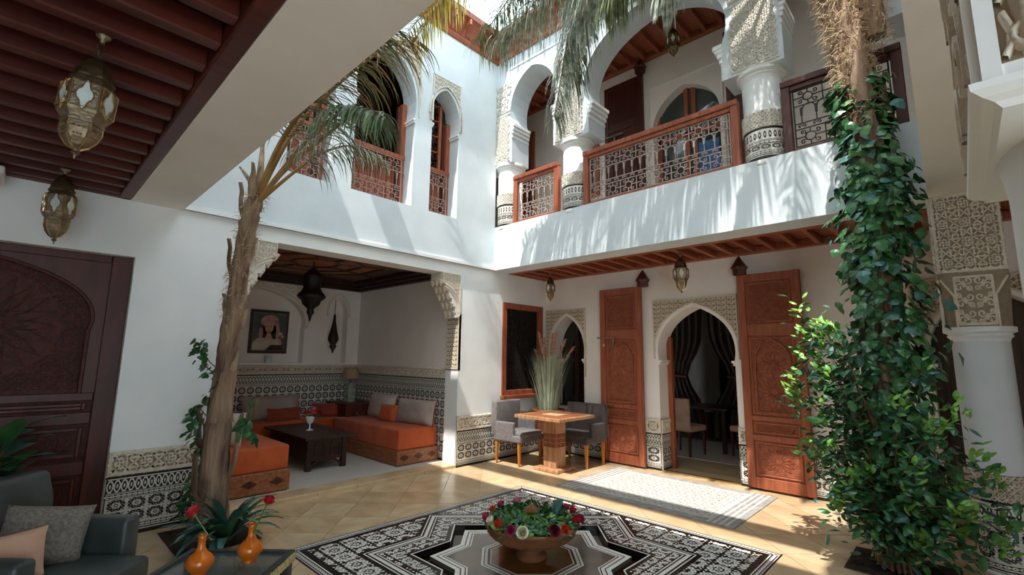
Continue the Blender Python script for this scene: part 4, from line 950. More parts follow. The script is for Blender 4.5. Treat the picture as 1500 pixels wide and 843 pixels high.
def bench(label, x0, x1, y0, y1, zf, zt, mx, fr='wood_orange'):
    t = thing('divan_bench', label, 'divan', ((x0+x1)/2, (y0+y1)/2, .05)); cx, cy = (x0+x1)/2, (y0+y1)/2; a, e, c, f = x0-cx, x1-cx, y0-cy, y1-cy
    g = MB(); g.box(a, e, c, f, .01, zf-.05); g.build('frame', fr, t, bevel=.01)
    for q in range(3):
        g = MB(); yy = c+(f-c)*(q+.5)/3; N = lambda u, v, h: (e+h, yy+u, (zf-.05)/2+.005+v); g.strap(N, [(-.085, 0), (0, .04), (.085, 0), (0, -.04)], .012, .004, closed=True); g.poly(N, [(-.07, 0), (0, -.033), (.07, 0), (0, .033)], None, .003)
        g.build('carved_diamond', 'wood_dark', t)
    for sx in (a+.05, e-.05):
        for sy in (c+.05, f-.05): g = MB(); g.box(sx-.03, sx+.03, sy-.03, sy+.03, 0, .02); g.build('foot', 'wood_black', t)
    n = 14; g = MB(); g.box(a+.02, e-.03, c+.02, f-.02, zf-.05, zt-.05); o = g.build('mattress', 'velvet', t, bevel=.022, seg=3, smooth=True)
    g = MB(); z = zt-.05; P = [(a+.04, c+.03, z-.012), (e-.045, c+.03, z-.012), (e-.045, f-.03, z-.012)]
    g.tube([(e-.032, c+.022, zf-.04), (e-.032, c+.022, zt-.075)], .006, 5); g.build('piping', 'velvet_dark', t); return t
bench('orange velvet divan bench along the right alcove wall', -8.0, -5.96, 3.93, 4.66, .26, .55, 1)
bench('orange velvet divan bench at the left mouth of the alcove, behind the palm trunk', -7.9, -5.83, 1.52, 2.40, .29, .56, 1)
bench('darker orange divan bench along the alcove back wall behind the low table', -8.62, -8.02, 1.55, 4.3, .26, .53, 1, 'wood_dark')
pillow('cushion', 'large beige satin cushion leaning left on the right divan, nearer the lamp', .88, .42, .2, (-7.42, 4.5, .54), (-.18, 0, -.05), 'satin_pale')
pillow('cushion', 'large grey-beige satin cushion with orange piping at the near end of the right divan', .93, .40, .2, (-6.42, 4.5, .54), (-.18, 0, .08), 'satin', pipe='piping')
pillow('cushion', 'small square rust-red cushion between the two satin cushions', .44, .28, .13, (-6.95, 4.34, .545), (-.25, 0, .1), 'velvet')
pillow('cushion', 'wide taupe satin cushion against the alcove back wall', .95, .42, .2, (-8.42, 3.08, .52), (-.15, 0, pi/2), 'satin')
pillow('cushion', 'rust-red oblong cushion in front of the wide taupe cushion', .55, .22, .14, (-8.22, 3.22, .52), (-.2, 0, pi/2), 'velvet_dark')
pillow('cushion', 'dark red oblong cushion in the far alcove corner beside the lamp chest', .5, .25, .16, (-8.3, 3.95, .52), (-.2, 0, pi/2-.5), 'velvet_dark')
pillow('cushion', 'pale patterned cushion upright behind the left palm trunk', .5, .38, .16, (-6.22, 1.74, .56), (-.12, 0, .75), 'satin_pale')
t = thing('bolster', 'round dark red bolster end just right of the left palm trunk', 'bolster', (-7.6, 1.9, .65)); g = MB(); g.lathe([(.0, -.4), (.09, -.4), (.11, -.38), (.11, .38), (.09, .4), (0, .4)], (0, 0, 0), 18, cap=False); o = g.build('bolster_cover', 'velvet_dark', t, smooth=True); o.rotation_euler = (0, pi/2, 0)
t = thing('corner_chest', 'dark brown wooden chest in the alcove corner carrying the table lamp', 'chest', (-8.28, 4.38, .5)); g = MB(); g.box(-.33, .42, -.27, .27, 0, .25); g.build('chest_body', 'wood_dark', t, bevel=.012)
g = MB(); g.box(-.35, .44, -.29, .28, .245, .27); g.build('chest_lid', 'wood_dark', t, bevel=.006); g = MB(); g.tube([(.422, y_, z_) for y_, z_ in circ(0, .12, .07, 12, pi, 2*pi)], .008, 5); g.build('ring_handle', 'brass', t)
t = thing('table_lamp', 'table lamp with tan shade and pale green carved base in the alcove corner', 'lamp', (-8.3, 4.38, .77))
g = MB(); g.box(-.11, .11, -.07, .07, 0, .03); g.box(-.09, .09, -.055, .055, .03, .06); g.build('foot', 'lamp_green', t, bevel=.004); g = MB(); g.box(-.065, .065, -.045, .045, .06, .34); g.build('base', 'lamp_green', t, bevel=.012)
g = MB(); g.strap(lambda u, v, h: (.065+h, u, v), horseshoe(0, .025, .09, .24, .31, n=6), .01, .006); g.strap(lambda u, v, h: (u, -.045-h, v), horseshoe(0, .04, .09, .24, .31, n=6), .01, .006); g.build('arch_relief', 'lamp_green', t)
g = MB(); g.lathe([(.012, .34), (.02, .37), (.012, .45)], (0, 0, 0), 8); g.build('neck', 'brass', t); g = MB(); g.lathe([(.17, .42), (.12, .6)], (0, 0, 0), 24, cap=False); g.build('lamp_shade', 'lamp_shade', t, smooth=True)
# carved coffee table
t = thing('coffee_table', 'low dark carved wooden coffee table in the middle of the alcove', 'table', (-7.18, 3.17, .05))
g = MB(); g.box(-.78, .76, -.36, .36, .42, .455); g.build('table_top', 'wood_black', t, bevel=.006)
for sx in (-.66, .62):
    for sy in (-.25, .25): g = MB(); g.box(sx-.035, sx+.035, sy-.035, sy+.035, 0, .42); g.build('leg', 'wood_black', t, bevel=.004, seg=1)
g = MB(); g.box(.61, .63, -.22, .22, .13, .42); g.box(-.66, .62, -.265, -.245, .13, .42); g.box(-.66, .62, .245, .265, .13, .42); g.build('side_panel', 'wood_black', t)
g = MB(); N = lambda u, v, h: (.63+h, u, v)
for s in (-.11, .11): g.strap(N, horseshoe(s, .07, .16, .3, .39, n=6, t0=10, point=.02), .012, .008); relief(g, N, s-.06, s+.06, .17, .3, .06, .006, .005, motif_scroll)
g.box(.62, .64, -.01, .01, .13, .42); g.strap(N, [(-.21, .05), (-.12, .12), (.0, .13), (.12, .12), (.21, .05)], .03, .01); g.build('carved_panel', 'wood_black', t)
t = thing('flower_vase', 'small glass goblet of red, orange and pink roses on the carved coffee table', 'vase', (-7.12, 3.16, .506)); g = MB(); g.lathe([(.055, 0), (.055, .008), (.01, .02), (.008, .08), (.05, .12), (.065, .19), (.06, .2)], (0, 0, 0), 16); g.build('goblet', 'ceramic', t, smooth=True)
VASE_T = t
# electric socket
t = thing('wall_socket', 'small white wall socket on the zellige beside the right divan', 'socket', (-5.86, 4.655, .4)); g = MB(); g.box(-.045, .045, -.012, .012, -.05, .05); g.build('plate', 'plastic_white', t, bevel=.004)
# portrait
t = thing('framed_portrait', 'framed portrait of a woman in a pink headscarf leaning in the niche', 'picture', (-8.80, 3.07, 1.475)); t.rotation_euler = (0, .0, 0)
N = lambda u, v, h: (h-.05+.02*0, u, v)
g = MB(); frame4(g, N, -.32, .32, .15, .91, .05, 0, .035); g.build('picture_frame', 'wood_black', t, bevel=.006)
g = MB(); frame4(g, N, -.275, .275, .195, .865, .012, .0, .03); g.build('gilt_slip', 'brass', t)
g = MB(); g.mbox(N, -.27, .27, .2, .86, 0, .012); g.build('painted_background', 'paint_bg', t)
def el(cx, cy, rx, ry, n=18, a=0): return [(cx+rx*cos(q)*cos(a)-ry*sin(q)*sin(a), cy+rx*cos(q)*sin(a)+ry*sin(q)*cos(a)) for q in [2*pi*i/n for i in range(n)]]
def pp(name, m, shapes, h):
    g = MB()
    for s in shapes: g.poly(N, s, None, h)
    g.build(name, m, t)
pp('painted_dress', 'paint_dress', [[(-.26, .205), (.24, .205), (.22, .36), (.1, .45), (-.06, .46), (-.2, .4), (-.26, .32)]], .013)
pp('painted_hair', 'paint_dark', [el(-.0, .6, .12, .14), [(-.13, .6), (-.12, .42), (-.04, .42), (-.02, .6)], [(.12, .6), (.14, .4), (.06, .4), (.04, .6)], [(-.05, .205), (.25, .205), (.25, .3), (.05, .3)]], .014)
pp('painted_headscarf', 'scarf', [el(.0, .72, .15, .1, a=.15), [(.08, .75), (.16, .68), (.19, .5), (.16, .36), (.12, .4), (.12, .6)], el(-.13, .5, .035, .1)], .015)
pp('painted_face', 'skin', [el(.0, .6, .068, .095), [(-.03, .54), (.03, .54), (.045, .44), (.08, .4), (-.08, .4), (-.045, .44)], el(.18, .38, .035, .03)], .016)
pp('painted_features', 'paint_dark', [el(-.027, .615, .014, .006), el(.027, .615, .014, .006), el(-.027, .637, .018, .004), el(.027, .637, .018, .004), el(.0, .58, .008, .006)], .017)
pp('painted_lips', 'lip', [el(.0, .552, .02, .008), el(.2, .44, .02, .02)], .017)
pp('painted_roses', 'paint_dress', [el(.2, .5, .03, .03), el(.23, .45, .022, .022)], .018)
t = thing('glass_tumbler', 'small clear tumbler on the niche shelf below the portrait', 'glass', (-8.62, 3.02, 1.466)); g = MB(); g.lathe([(.05, 0), (.062, .12), (.057, .12), (.046, .01), (0, .01)], (0, 0, 0), 16, cap=False); g.build('tumbler', 'frosted_glass', t, smooth=True); g = MB(); g.lathe([(.04, .012), (.045, .07)], (0, 0, 0), 12); g.build('wax', 'soil', t)

# ---- table group
t = thing('square_table', 'square wooden pedestal table with inlaid top in the sunlit corner', 'table', (-4.47, 5.63, 0))
g = MB(); g.box(-.42, .42, -.42, .42, .735, .78); g.build('table_top', 'wood_table', t, bevel=.005)
g = MB(); g.box(-.36, .36, -.36, .36, .779, .783); g.build('inlay_field', 'wood_orange', t); g = MB(); g.box(-.15, .15, -.12, .12, .782, .786); g.build('inlay_centre', 'travertine_pale', t)
g = MB(); g.box(-.115, .115, -.115, .115, .05, .735); g.build('pedestal', 'wood_table', t, bevel=.004)
g = MB()
for N in (lambda u, v, h: (u, -.115-h, v), lambda u, v, h: (.115+h, u, v)): relief(g, N, -.11, .11, .33, .52, .055, .007, .006, motif_scroll)
g.build('carved_band', 'wood_red_carved', t, kind='stuff'); g = MB(); g.box(-.22, .22, -.22, .22, 0, .05); g.build('base_plate', 'wood_table', t, bevel=.012)
def upholstered(label, loc, rz, w, dpt, m, name='armchair', arm=.6, back=.93, seat=.46):
    t = thing(name, label, 'chair', loc, rz); g = MB(); g.box(-dpt/2, dpt/2, -w/2, w/2, seat-.12, seat-.02); g.build('seat_frame', m, t, bevel=.02)
    g = MB(); g.box(-dpt/2+.08, dpt/2+.01, -w/2+.06, w/2-.06, seat-.05, seat+.03); g.build('seat_cushion', m, t, bevel=.035, seg=3, smooth=True)
    g = MB(); g.box(-dpt/2-.06, -dpt/2+.05, -w/2, w/2, seat-.05, back); o = g.build('backrest', m, t, bevel=.025, seg=3, smooth=True)
    for sy in (-1, 1):
        g = MB(); y0, y1 = sorted((sy*w/2, sy*(w/2-.07))); g.box(-dpt/2, dpt/2-.14, y0, y1, seat-.06, arm+.03); g.build('armrest', m, t, bevel=.018, seg=2)
        for sx in (-1, 1): g = MB(); g.add([], []); g.lathe([(.018, 0), (.033, seat-.11)], (sx*(dpt/2-.04), sy*(w/2-.04), 0), 4, rot=pi/4); g.build('leg', 'wood_leg', t)
    return t
upholstered('grey fabric armchair with honey-coloured legs left of the square table', (-5.17, 5.62, 0), .08, .62, .52, 'grey_fabric')
upholstered('wide dark brown armchair behind the square table', (-4.47, 6.2, 0), -pi/2, .72, .52, 'brown_fabric', back=.9)
# ---- rug
t = thing('courtyard_rug', 'pale grey woven rug with striped ends on the sunlit floor before the doorway', 'rug', (-2.83, 5.7, 0)); g = MB(); g.box(-1.08, 1.08, -.74, .72, .001, .012); g.build('rug_pile', 'rug', t)
for s in (-1, 1):
    for k in range(4): g = MB(); x_ = s*(1.0-k*.06); g.box(x_-.012, x_+.012, -.73, .71, .011, .0135); g.build('end_stripe', 'rug_stripe', t)
g = MB(); relief(g, lambda u, v, h: (u, v, .0121+h), -.8, .8, -.62, .6, .2, .02, .0012, motif_star); g.build('woven_pattern', 'rug_stripe', t, kind='stuff')
# ---- foreground armchair and glass table, set at 45 degrees
def RD(r, d): return (r*cos(YA)-d*sin(YA), r*sin(YA)+d*cos(YA), 0)
t = thing('leather_armchair', 'dark grey-green leather armchair in the near left corner', 'armchair', RD(-2.62, 2.80), YA)
g = MB(); g.box(-.36, .46, -.27, .27, .12, .40); g.build('seat_cushion', 'leather', t, bevel=.04, seg=3, smooth=True)
g = MB(); vs = []
prof = [(-.46, .1), (-.50, .5), (-.45, .82), (-.39, .87), (-.31, .85), (-.26, .7), (-.24, .42), (-.24, .1)]
for y_ in (-.36, .36): vs += [(p[0], y_, p[1]) for p in prof]
g.add(vs, [(i, (i+1) % 8, 8+(i+1) % 8, 8+i) for i in range(8)]+[tuple(range(8))[::-1], tuple(range(8, 16))]); g.build('backrest', 'leather', t, bevel=.03, seg=3, smooth=True)
for s in (-1, 1): g = MB(); y0, y1 = sorted((s*.27, s*.39)); g.box(-.40, .28, y0, y1, .1, .59); g.build('armrest', 'leather', t, bevel=.03, seg=3, smooth=True)
for sx in (-.4, .36):
    for s in (-.3, .3): g = MB(); g.lathe([(.02, 0), (.028, .13)], (sx, s, 0), 8); g.build('leg', 'wood_black', t)
pillow('cushion', 'mottled grey cushion standing on the near leather armchair', .40, .33, .15, (*RD(-2.66, 2.84)[:2], .40), (-.35, .2, YA+pi/2-.75), 'cushion_grey')
pillow('cushion', 'plain peach cushion in front of the mottled grey one', .34, .26, .14, (*RD(-2.56, 2.56)[:2], .42), (-.5, -.1, YA+pi/2-.9), 'cushion_peach')
t = thing('glass_table', 'glass-topped table with dark frame and roped edge in the foreground', 'table', RD(-1.59, 2.45), YA)
g = MB(); g.box(-.30, .30, -.55, .57, .425, .435); g.build('glass_pane', 'glass_top', t)
g = MB(); frame4(g, lambda u, v, h: (u, v, h), -.31, .31, -.57, .58, .035, .415, .447); g.build('table_frame', 'table_base', t, bevel=.004)
for s in (-1, 1):
    g = MB(); x_ = s*.315; n = 44; 
    for k in range(n): y_ = -.56+1.13*k/n; g.tube([(x_, y_, .395), (x_, y_+.028, .437)], .009, 5)
    g.build('rope_edge', 'rope', t)
g = MB(); g.box(-.27, .27, -.5, .5, .37, .38); g.build('lower_shelf', 'table_base', t)
for sx in (-.28, .28):
    for sy in (-.53, .54): g = MB(); g.box(sx-.025, sx+.025, sy-.025, sy+.025, 0, .42); g.build('leg', 'table_base', t, bevel=.004)
# ================================================================ LANTERNS
def lantern(label, loc, H=.47, R=.17, drop=.3, hang=0, rz=0, tilt=(0, 0), body='brass', nm='brass_lantern', group='brass lanterns hanging in the galleries'):
    """origin at the ceiling hook; drop = chain length; H body height"""
    t = thing(nm, label, 'lantern', loc, rz, group); t.rotation_euler = (tilt[0], tilt[1], rz)
    g = MB(); g.lathe([(.0, 0), (R*.32, 0), (R*.28, -.012), (R*.1, -.03), (.01, -.045)], (0, 0, 0), 12, cap=False); g.build('ceiling_rose', body, t, smooth=True)
    n = max(2, int((drop-.03)/.035)); g = MB()
    for k in range(n):
        z = -.04-(drop-.04)*(k+.5)/n; l = (drop-.04)/n*.62; P = [((l*.55*cos(a) if k % 2 else 0), (0 if k % 2 else l*.55*cos(a)), z+l*sin(a)) for a in [2*pi*i/8 for i in range(8)]]; g.tube(P, .0035, 4, closed=True)
    g.build('chain', 'brass_dark', t)
    z0 = -drop; S = lambda f: z0-H*f; n6 = 6; ro = 0
    g = MB(); g.lathe([(.008, S(-.03)), (.02*R/.17, S(0)), (.035*R/.17, S(.02)), (R*.45, S(.07)), (R*.68, S(.16)), (R*.76, S(.24)), (R*.84, S(.245)), (R*.84, S(.27)), (R*.74, S(.28))][::-1], (0, 0, 0), n6, rot=ro); g.build('dome_cap', 'brass_dark', t)
    g = MB(); g.lathe([(R*.74, S(.28)), (R*.95, S(.33)), (R, S(.35)), (R*1.0, S(.62)), (R*.97, S(.64)), (R*.76, S(.70)), (R*.80, S(.705)), (R*.80, S(.73)), (R*.72, S(.735))][::-1], (0, 0, 0), n6, rot=ro); g.build('body', body, t)
    ap = R*cos(pi/6)
    for k in range(6):
        a = ro+pi/6+k*pi/3; ca, sa_ = cos(a), sin(a)
        N = lambda u, v, h: ((ap+h)*ca-u*sa_, (ap+h)*sa_+u*ca, v); m = S(.49); q = R*.5; hh = H*.125
        P = []
        for i in range(20): th = 2*pi*i/20; rr_ = 1+.22*cos(4*th); P.append((q*.5*rr_*cos(th), m+hh*rr_*sin(th)))
        g = MB(); g.poly(N, P, None, .003); g.build('glass_pane', 'frosted_glass', t)
        g = MB(); g.strap(N, P, .006, .006, closed=True); g.strap(N, [(-q*.93, S(.36)), (q*.93, S(.36)), (q*.93, S(.61)), (-q*.93, S(.61))], .006, .006, closed=True); g.build('pane_rim', 'brass_bright', t)
    g = MB(); g.lathe([(R*.72, S(.735)), (R*.74, S(.80)), (R*.62, S(.88)), (R*.38, S(.95)), (R*.12, S(.985)), (.012, S(.99)), (.01, S(1.0)), (.018, S(1.02)), (.006, S(1.04)), (.003, S(1.08)), (.0, S(1.085))][::-1], (0, 0, 0), n6, rot=ro); g.build('bottom_dome', body, t)
    g = MB()
    for k in range(6):
        a = ro+k*pi/3; g.tube([(R*r_*cos(a), R*r_*sin(a), S(f)) for r_, f in ((.73, .735), (.75, .80), (.63, .88), (.39, .95), (.13, .985))], .005, 4)
        for j in range(3):
            for r_, f in ((.7, .79), (.62, .86)):
                aa = a+pi/6+(j-1)*.22; g.lathe([(.0, -.006), (.007, 0), (.0, .006)], (R*r_*.95*cos(aa), R*r_*.95*sin(aa), S(f)), 4)
    g.build('rib_and_studs', 'brass_bright', t, kind='stuff'); return t
lantern('large six-sided brass lantern nearest the camera, under the dark timber ceiling', (-2.72, .12, 3.04), .45, .096, .12, rz=.35, tilt=(-.05, .03))
lantern('brass lantern hanging by the left wall above the dark arched door', (-5.03, .12, 3.04), .52, .10, .05, rz=.2)
lantern('small brass lantern in front of the pointed arch with the ornamental grass', (-4.93, 6.1, 3.03), .38, .085, .08, rz=.2)
lantern('small brass lantern above the arched doorway', (-2.67, 6.1, 3.03), .46, .10, .05, rz=.5)
lantern('lantern hanging from the balcony ceiling inside the wide upper arch', (-2.62, 6.05, 6.5), .42, .095, .14, body='brass_dark', rz=.4)
t = thing('pendant_lantern', 'large black pierced metal pendant lantern hanging in the alcove', 'lantern', (-7.1, 3.03, 3.02))
g = MB(); g.tube([(0, 0, 0), (0, 0, -.12)], .012, 6); g.build('hanging_rod', 'black_metal', t)
g = MB(); g.lathe([(.0, -.09), (.04, -.1), (.1, -.17), (.135, -.2), (.15, -.23), (.13, -.26), (.125, -.4), (.15, -.46), (.19, -.5), (.2, -.54), (.19, -.56), (.14, -.6), (.12, -.66), (.07, -.7), (.045, -.73), (.055, -.78), (.03, -.82), (.012, -.9), (.0, -.92)][::-1], (0, 0, 0), 20, cap=False); g.build('pierced_body', 'black_metal', t, smooth=True)
g = MB()
for k in range(20): a = 2*pi*k/20; g.lathe([(0, -.008), (.01, 0), (0, .008)], (.2*cos(a), .2*sin(a), -.53), 4); g.lathe([(0, -.008), (.008, 0), (0, .008)], (.15*cos(a), .15*sin(a), -.23), 4)
g.build('bead_band', 'brass_dark', t, kind='stuff')
t = thing('hanging_ornament', 'dark teardrop wall ornament hanging on a cord in the slim niche', 'ornament', (-8.72, 4.2, 2.68))
g = MB(); g.tube([(0, 0, 0), (0, 0, -.3)], .006, 5); g.build('cord', 'stem_brown', t)
g = MB(); g.lathe([(.0, -.28), (.02, -.3), (.03, -.42), (.06, -.6), (.095, -.72), (.1, -.78), (.06, -.85), (.045, -.87), (.07, -.9), (.02, -.98), (.012, -1.02), (.0, -1.04)][::-1], (0, 0, 0), 14, cap=False); g.build('teardrop_body', 'wood_black', t, smooth=True)

# ================================================================ PLANTS
rnd = random.Random(11)
def V(*a): return Vector(a)
def frond(crown, parent, pts, n, ll, m, name='frond', wl=.016, droop=1.0, rr=.014, stem='frond_brown', start=.15, jitter=.25):
    """palm frond: rachis through pts (quadratic-ish polyline), two rows of hanging leaflets"""
    P = [Vector(p) for p in pts]; K = len(P)-1
    def C(f):
        x = f*K; i = min(int(x), K-1); u = x-i; p0, p1, p2, p3 = P[max(i-1, 0)], P[i], P[i+1], P[min(i+2, K)]
        return .5*((2*p1)+(p2-p0)*u+(2*p0-5*p1+4*p2-p3)*u*u+(3*p1-p0-3*p2+p3)*u**3)
    g = MB(); S_ = [C(i/18) for i in range(19)]; g.tube(S_, [rr*(1-.75*i/18) for i in range(19)], 5); f_ = g.build('frond_stalk', stem, parent)
    g = MB()
    for i in range(n):
        f = start+(1-start)*(i+rnd.random())/n; p = C(f); tg = (C(min(1, f+.02))-C(max(0, f-.02))).normalized(); side = tg.cross(V(0, 0, 1)); side = side.normalized() if side.length > .01 else V(1, 0, 0)
        s = 1 if i % 2 else -1; L = ll*(1-.45*abs(2*f-1)**2)*rnd.uniform(1-jitter, 1+jitter*.5)
        d = (side*s*rnd.uniform(.5, 1)+tg*rnd.uniform(.3, .8)+V(0, 0, rnd.uniform(-.3, .35))).normalized(); w = wl*rnd.uniform(.7, 1.2); q = p.copy(); vs = []; N_ = 5
        wd = d.cross(V(0, 0, 1)); wd = (wd.normalized() if wd.length > .05 else V(1, 0, 0)); wd = (wd+V(rnd.uniform(-.4, .4), rnd.uniform(-.4, .4), 0)).normalized()
        for k in range(N_+1):
            ww = w*(.5+.5*min(1, k*1.2))*(1-k/N_)**.6 if k < N_ else .0005
            vs += [tuple(q-wd*ww*.5), tuple(q+wd*ww*.5)]; d = (d+V(0, 0, -1)*droop*(.35+.12*k)).normalized(); q = q+d*L/N_
        g.add(vs, [(2*k, 2*k+1, 2*k+3, 2*k+2) for k in range(N_)])
    g.build('leaflets', m, f_, kind='stuff'); return f_
def bark_trunk(parent, pts, rad, m, n=12, rows=60, rough=.12, name='trunk'):
    P = [Vector(p) for p in pts]; K = len(P)-1; g = MB(); vs = []
    for j in range(rows+1):
        x = j/rows*K; i = min(int(x), K-1); u = x-i; p0, p1, p2, p3 = P[max(i-1, 0)], P[i], P[i+1], P[min(i+2, K)]
        c = .5*((2*p1)+(p2-p0)*u+(2*p0-5*p1+4*p2-p3)*u*u+(3*p1-p0-3*p2+p3)*u**3); r = rad[i]*(1-u)+rad[i+1]*u; st = (j % 7)/7
        for k in range(n): a = 2*pi*k/n+.05*j; rr = r*(1+rough*(.6*st-.3)+rough*.6*sin(3*a+j*.35)+rnd.uniform(-rough, rough)*.35); vs.append((c.x+rr*cos(a), c.y+rr*sin(a), c.z))
    g.add(vs, [(j*n+k, j*n+(k+1) % n, (j+1)*n+(k+1) % n, (j+1)*n+k) for j in range(rows) for k in range(n)]); return g.build(name, m, parent, smooth=True)
def boots(parent, pts, cnt, r, L, m, name):   # peeling leaf bases
    P = [Vector(p) for p in pts]
    for i in range(cnt):
        f = (i+.5)/cnt*(len(P)-1); k = min(int(f), len(P)-2); c = P[k].lerp(P[k+1], f-k); a = i*2.4+rnd.random(); o = V(cos(a), sin(a), 0); s = V(-sin(a), cos(a), 0)
        l = L*rnd.uniform(.6, 1.2); w = r*rnd.uniform(.5, .8); b0 = c+o*r*.92; g = MB(); vs = []
        for q in range(5):
            u = q/4; ctr = b0+V(0, 0, l*u)+o*(.05*u*u+.02*sin(u*5)+.02*u); ww = w*(1-u*.75)
            vs += [tuple(ctr-s*ww-o*.02), tuple(ctr+o*.014), tuple(ctr+s*ww-o*.02)]
        g.add(vs, [(3*q+j, 3*q+j+1, 3*q+j+4, 3*q+j+3) for q in range(4) for j in (0, 1)]); g.build(name, m, parent, smooth=True)
def fibres(parent, pts, cnt, r, m, L=.12, name='bark_fibres'):
    P = [Vector(p) for p in pts]; g = MB()
    for i in range(cnt):
        f = rnd.random()*(len(P)-1); k = min(int(f), len(P)-2); c = P[k].lerp(P[k+1], f-k); a = rnd.uniform(0, 2*pi); o = V(cos(a), sin(a), 0); q = c+o*r*.95; d = (o*rnd.uniform(.2, 1)+V(rnd.uniform(-.8, .8), rnd.uniform(-.8, .8), rnd.uniform(-1, 1))).normalized(); T_ = [q]
        for j in range(3): q = q+d*L/3*rnd.uniform(.5, 1.2); d = (d+V(rnd.uniform(-.8, .8), rnd.uniform(-.8, .8), -.5)).normalized(); T_.append(q)
        g.tube(T_, [.004, .003, .002, .001], 3, cap=False)
    g.build(name, m, parent, kind='stuff')
def leafshape(kind, s):
    if kind == 'ivy': return [(0, 0), (.32, .02), (.55, .28), (.36, .5), (.34, .72), (0, 1.05), (-.34, .72), (-.36, .5), (-.55, .28), (-.32, .02)]
    if kind == 'big': return [(0, 0), (.13, .2), (.19, .45), (.14, .75), (0, 1), (-.14, .75), (-.19, .45), (-.13, .2)]
    return [(0, 0), (.2, .2), (.27, .5), (.17, .8), (0, 1), (-.17, .8), (-.27, .5), (-.2, .2)]
def put_leaf(g, p, d, nrm, s, kind, mi=0, fold=.18):
    d = d.normalized(); sd = d.cross(nrm); sd = sd.normalized() if sd.length > .01 else d.orthogonal().normalized(); nn = sd.cross(d).normalized(); P = leafshape(kind, s); n = len(P); mid = [(0, .35), ]
    vs = [tuple(p+(d*y+sd*x-nn*(fold*abs(x)+.25*y*y))*s) for x, y in P]; vs.append(tuple(p+(d*.45+nn*.03)*s)); g.add(vs, [(i, (i+1) % n, n) for i in range(n)], mi)
def foliage(parent, name, mats, cnt, sampler, s, kind, down=.4):
    g = MB()
    for _ in range(cnt):
        p, o = sampler(); d = (o*.7+V(rnd.uniform(-1, 1), rnd.uniform(-1, 1), rnd.uniform(-1, .5)-down)).normalized(); nr = (o+V(rnd.uniform(-.6, .6), rnd.uniform(-.6, .6), rnd.uniform(.2, 1.2))).normalized()
        put_leaf(g, p, d, nr, s*rnd.uniform(.6, 1.25), kind, 0 if rnd.random() < .72 else rnd.choice(range(1, len(mats))) if len(mats) > 1 else 0)
    return g.build(name, mats, parent, kind='stuff')
# ---- left palm
lp = thing('leaning_palm', 'slim peeling palm in the near bed, fronds reaching past the upper left windows', 'palm', (0, 0, 0))
LP = [(-5.0, 1.38, .0), (-5.05, 1.39, .5), (-5.06, 1.4, 1.35), (-4.99, 1.4, 1.9), (-4.91, 1.4, 2.4), (-4.80, 1.41, 2.85), (-4.72, 1.42, 3.1)]
bark_trunk(lp, LP, [.165, .125, .095, .085, .076, .070, .066], 'bark_red', rows=80, rough=.1)
boots(lp, LP[2:], 16, .075, .30, 'bark', 'bark_plate'); fibres(lp, LP[3:], 260, .08, 'fibre', .09); boots(lp, LP[:3], 7, .15, .5, 'bark_red', 'bark_plate')
base = V(-4.74, 1.42, 3.0)
for pts, r in (([base, (-4.95, 1.42, 3.3), (-5.25, 1.40, 3.52)], .03), ([base, (-4.76, 1.45, 3.35), (-4.95, 1.5, 3.8)], .04)):
    g = MB(); P = [Vector(p) for p in pts]; g.tube(P, [r, r*.8, r*.35], 7); g.build('cut_stalk', 'bark', lp, smooth=True)
frond(None, lp, [base, (-4.45, 1.48, 3.5), (-3.9, 1.5, 3.74), (-3.3, 1.55, 3.9), (-2.75, 1.65, 3.95)], 190, .55, 'frond_green', stem='frond_brown', rr=.03, droop=.8, wl=.02, start=.3)
frond(None, lp, [base, (-4.3, 1.5, 3.25), (-3.85, 1.6, 3.42), (-3.4, 1.7, 3.55), (-3.05, 1.75, 3.45)], 130, .42, 'frond_grey_glint', stem='frond_brown', rr=.026, droop=.9, wl=.016, start=.35)
frond(None, lp, [base, (-4.2, 1.55, 3.4), (-3.7, 1.6, 3.55), (-3.3, 1.65, 3.55), (-2.95, 1.7, 3.35)], 110, .5, 'frond_cool', rr=.024, droop=.9, wl=.026, start=.45)
frond(None, lp, [base, (-4.45, 1.6, 3.7), (-4.0, 1.8, 4.1), (-3.5, 2.0, 4.35), (-3.15, 2.1, 4.3)], 110, .55, 'frond_brown', rr=.024, droop=.8, wl=.018, start=.4)
frond(None, lp, [base, (-4.5, 1.8, 3.5), (-4.3, 2.1, 3.7), (-4.15, 2.4, 3.6)], 70, .4, 'frond_green', rr=.02, droop=.8, wl=.018, start=.3)
iv = thing('ivy_vine', 'thin ivy vine climbing the left palm trunk', 'ivy', (-4.98, 1.4, 0)); g = MB(); T_ = [V(-.05+.15*cos(2.9+.9*sin(k*.55)-.02*k), .15*sin(3.9+.9*sin(k*.55)), .1+k*.062) for k in range(27)]; g.tube(T_, .006, 4); g.build('vine_stem', 'stem_brown', iv)
for pts in ([V(-.15, 0, 1.2), V(-.35, -.03, 1.42), V(-.5, -.08, 1.5)], [V(-.15, -.03, .95), V(-.36, -.1, 1.08), V(-.48, -.12, 1.0)], [V(.1, .1, .9), V(.3, .15, 1.05), V(.35, .15, 1.25)]): g = MB(); g.tube(pts, .005, 4); g.build('vine_tendril', 'stem_brown', iv)
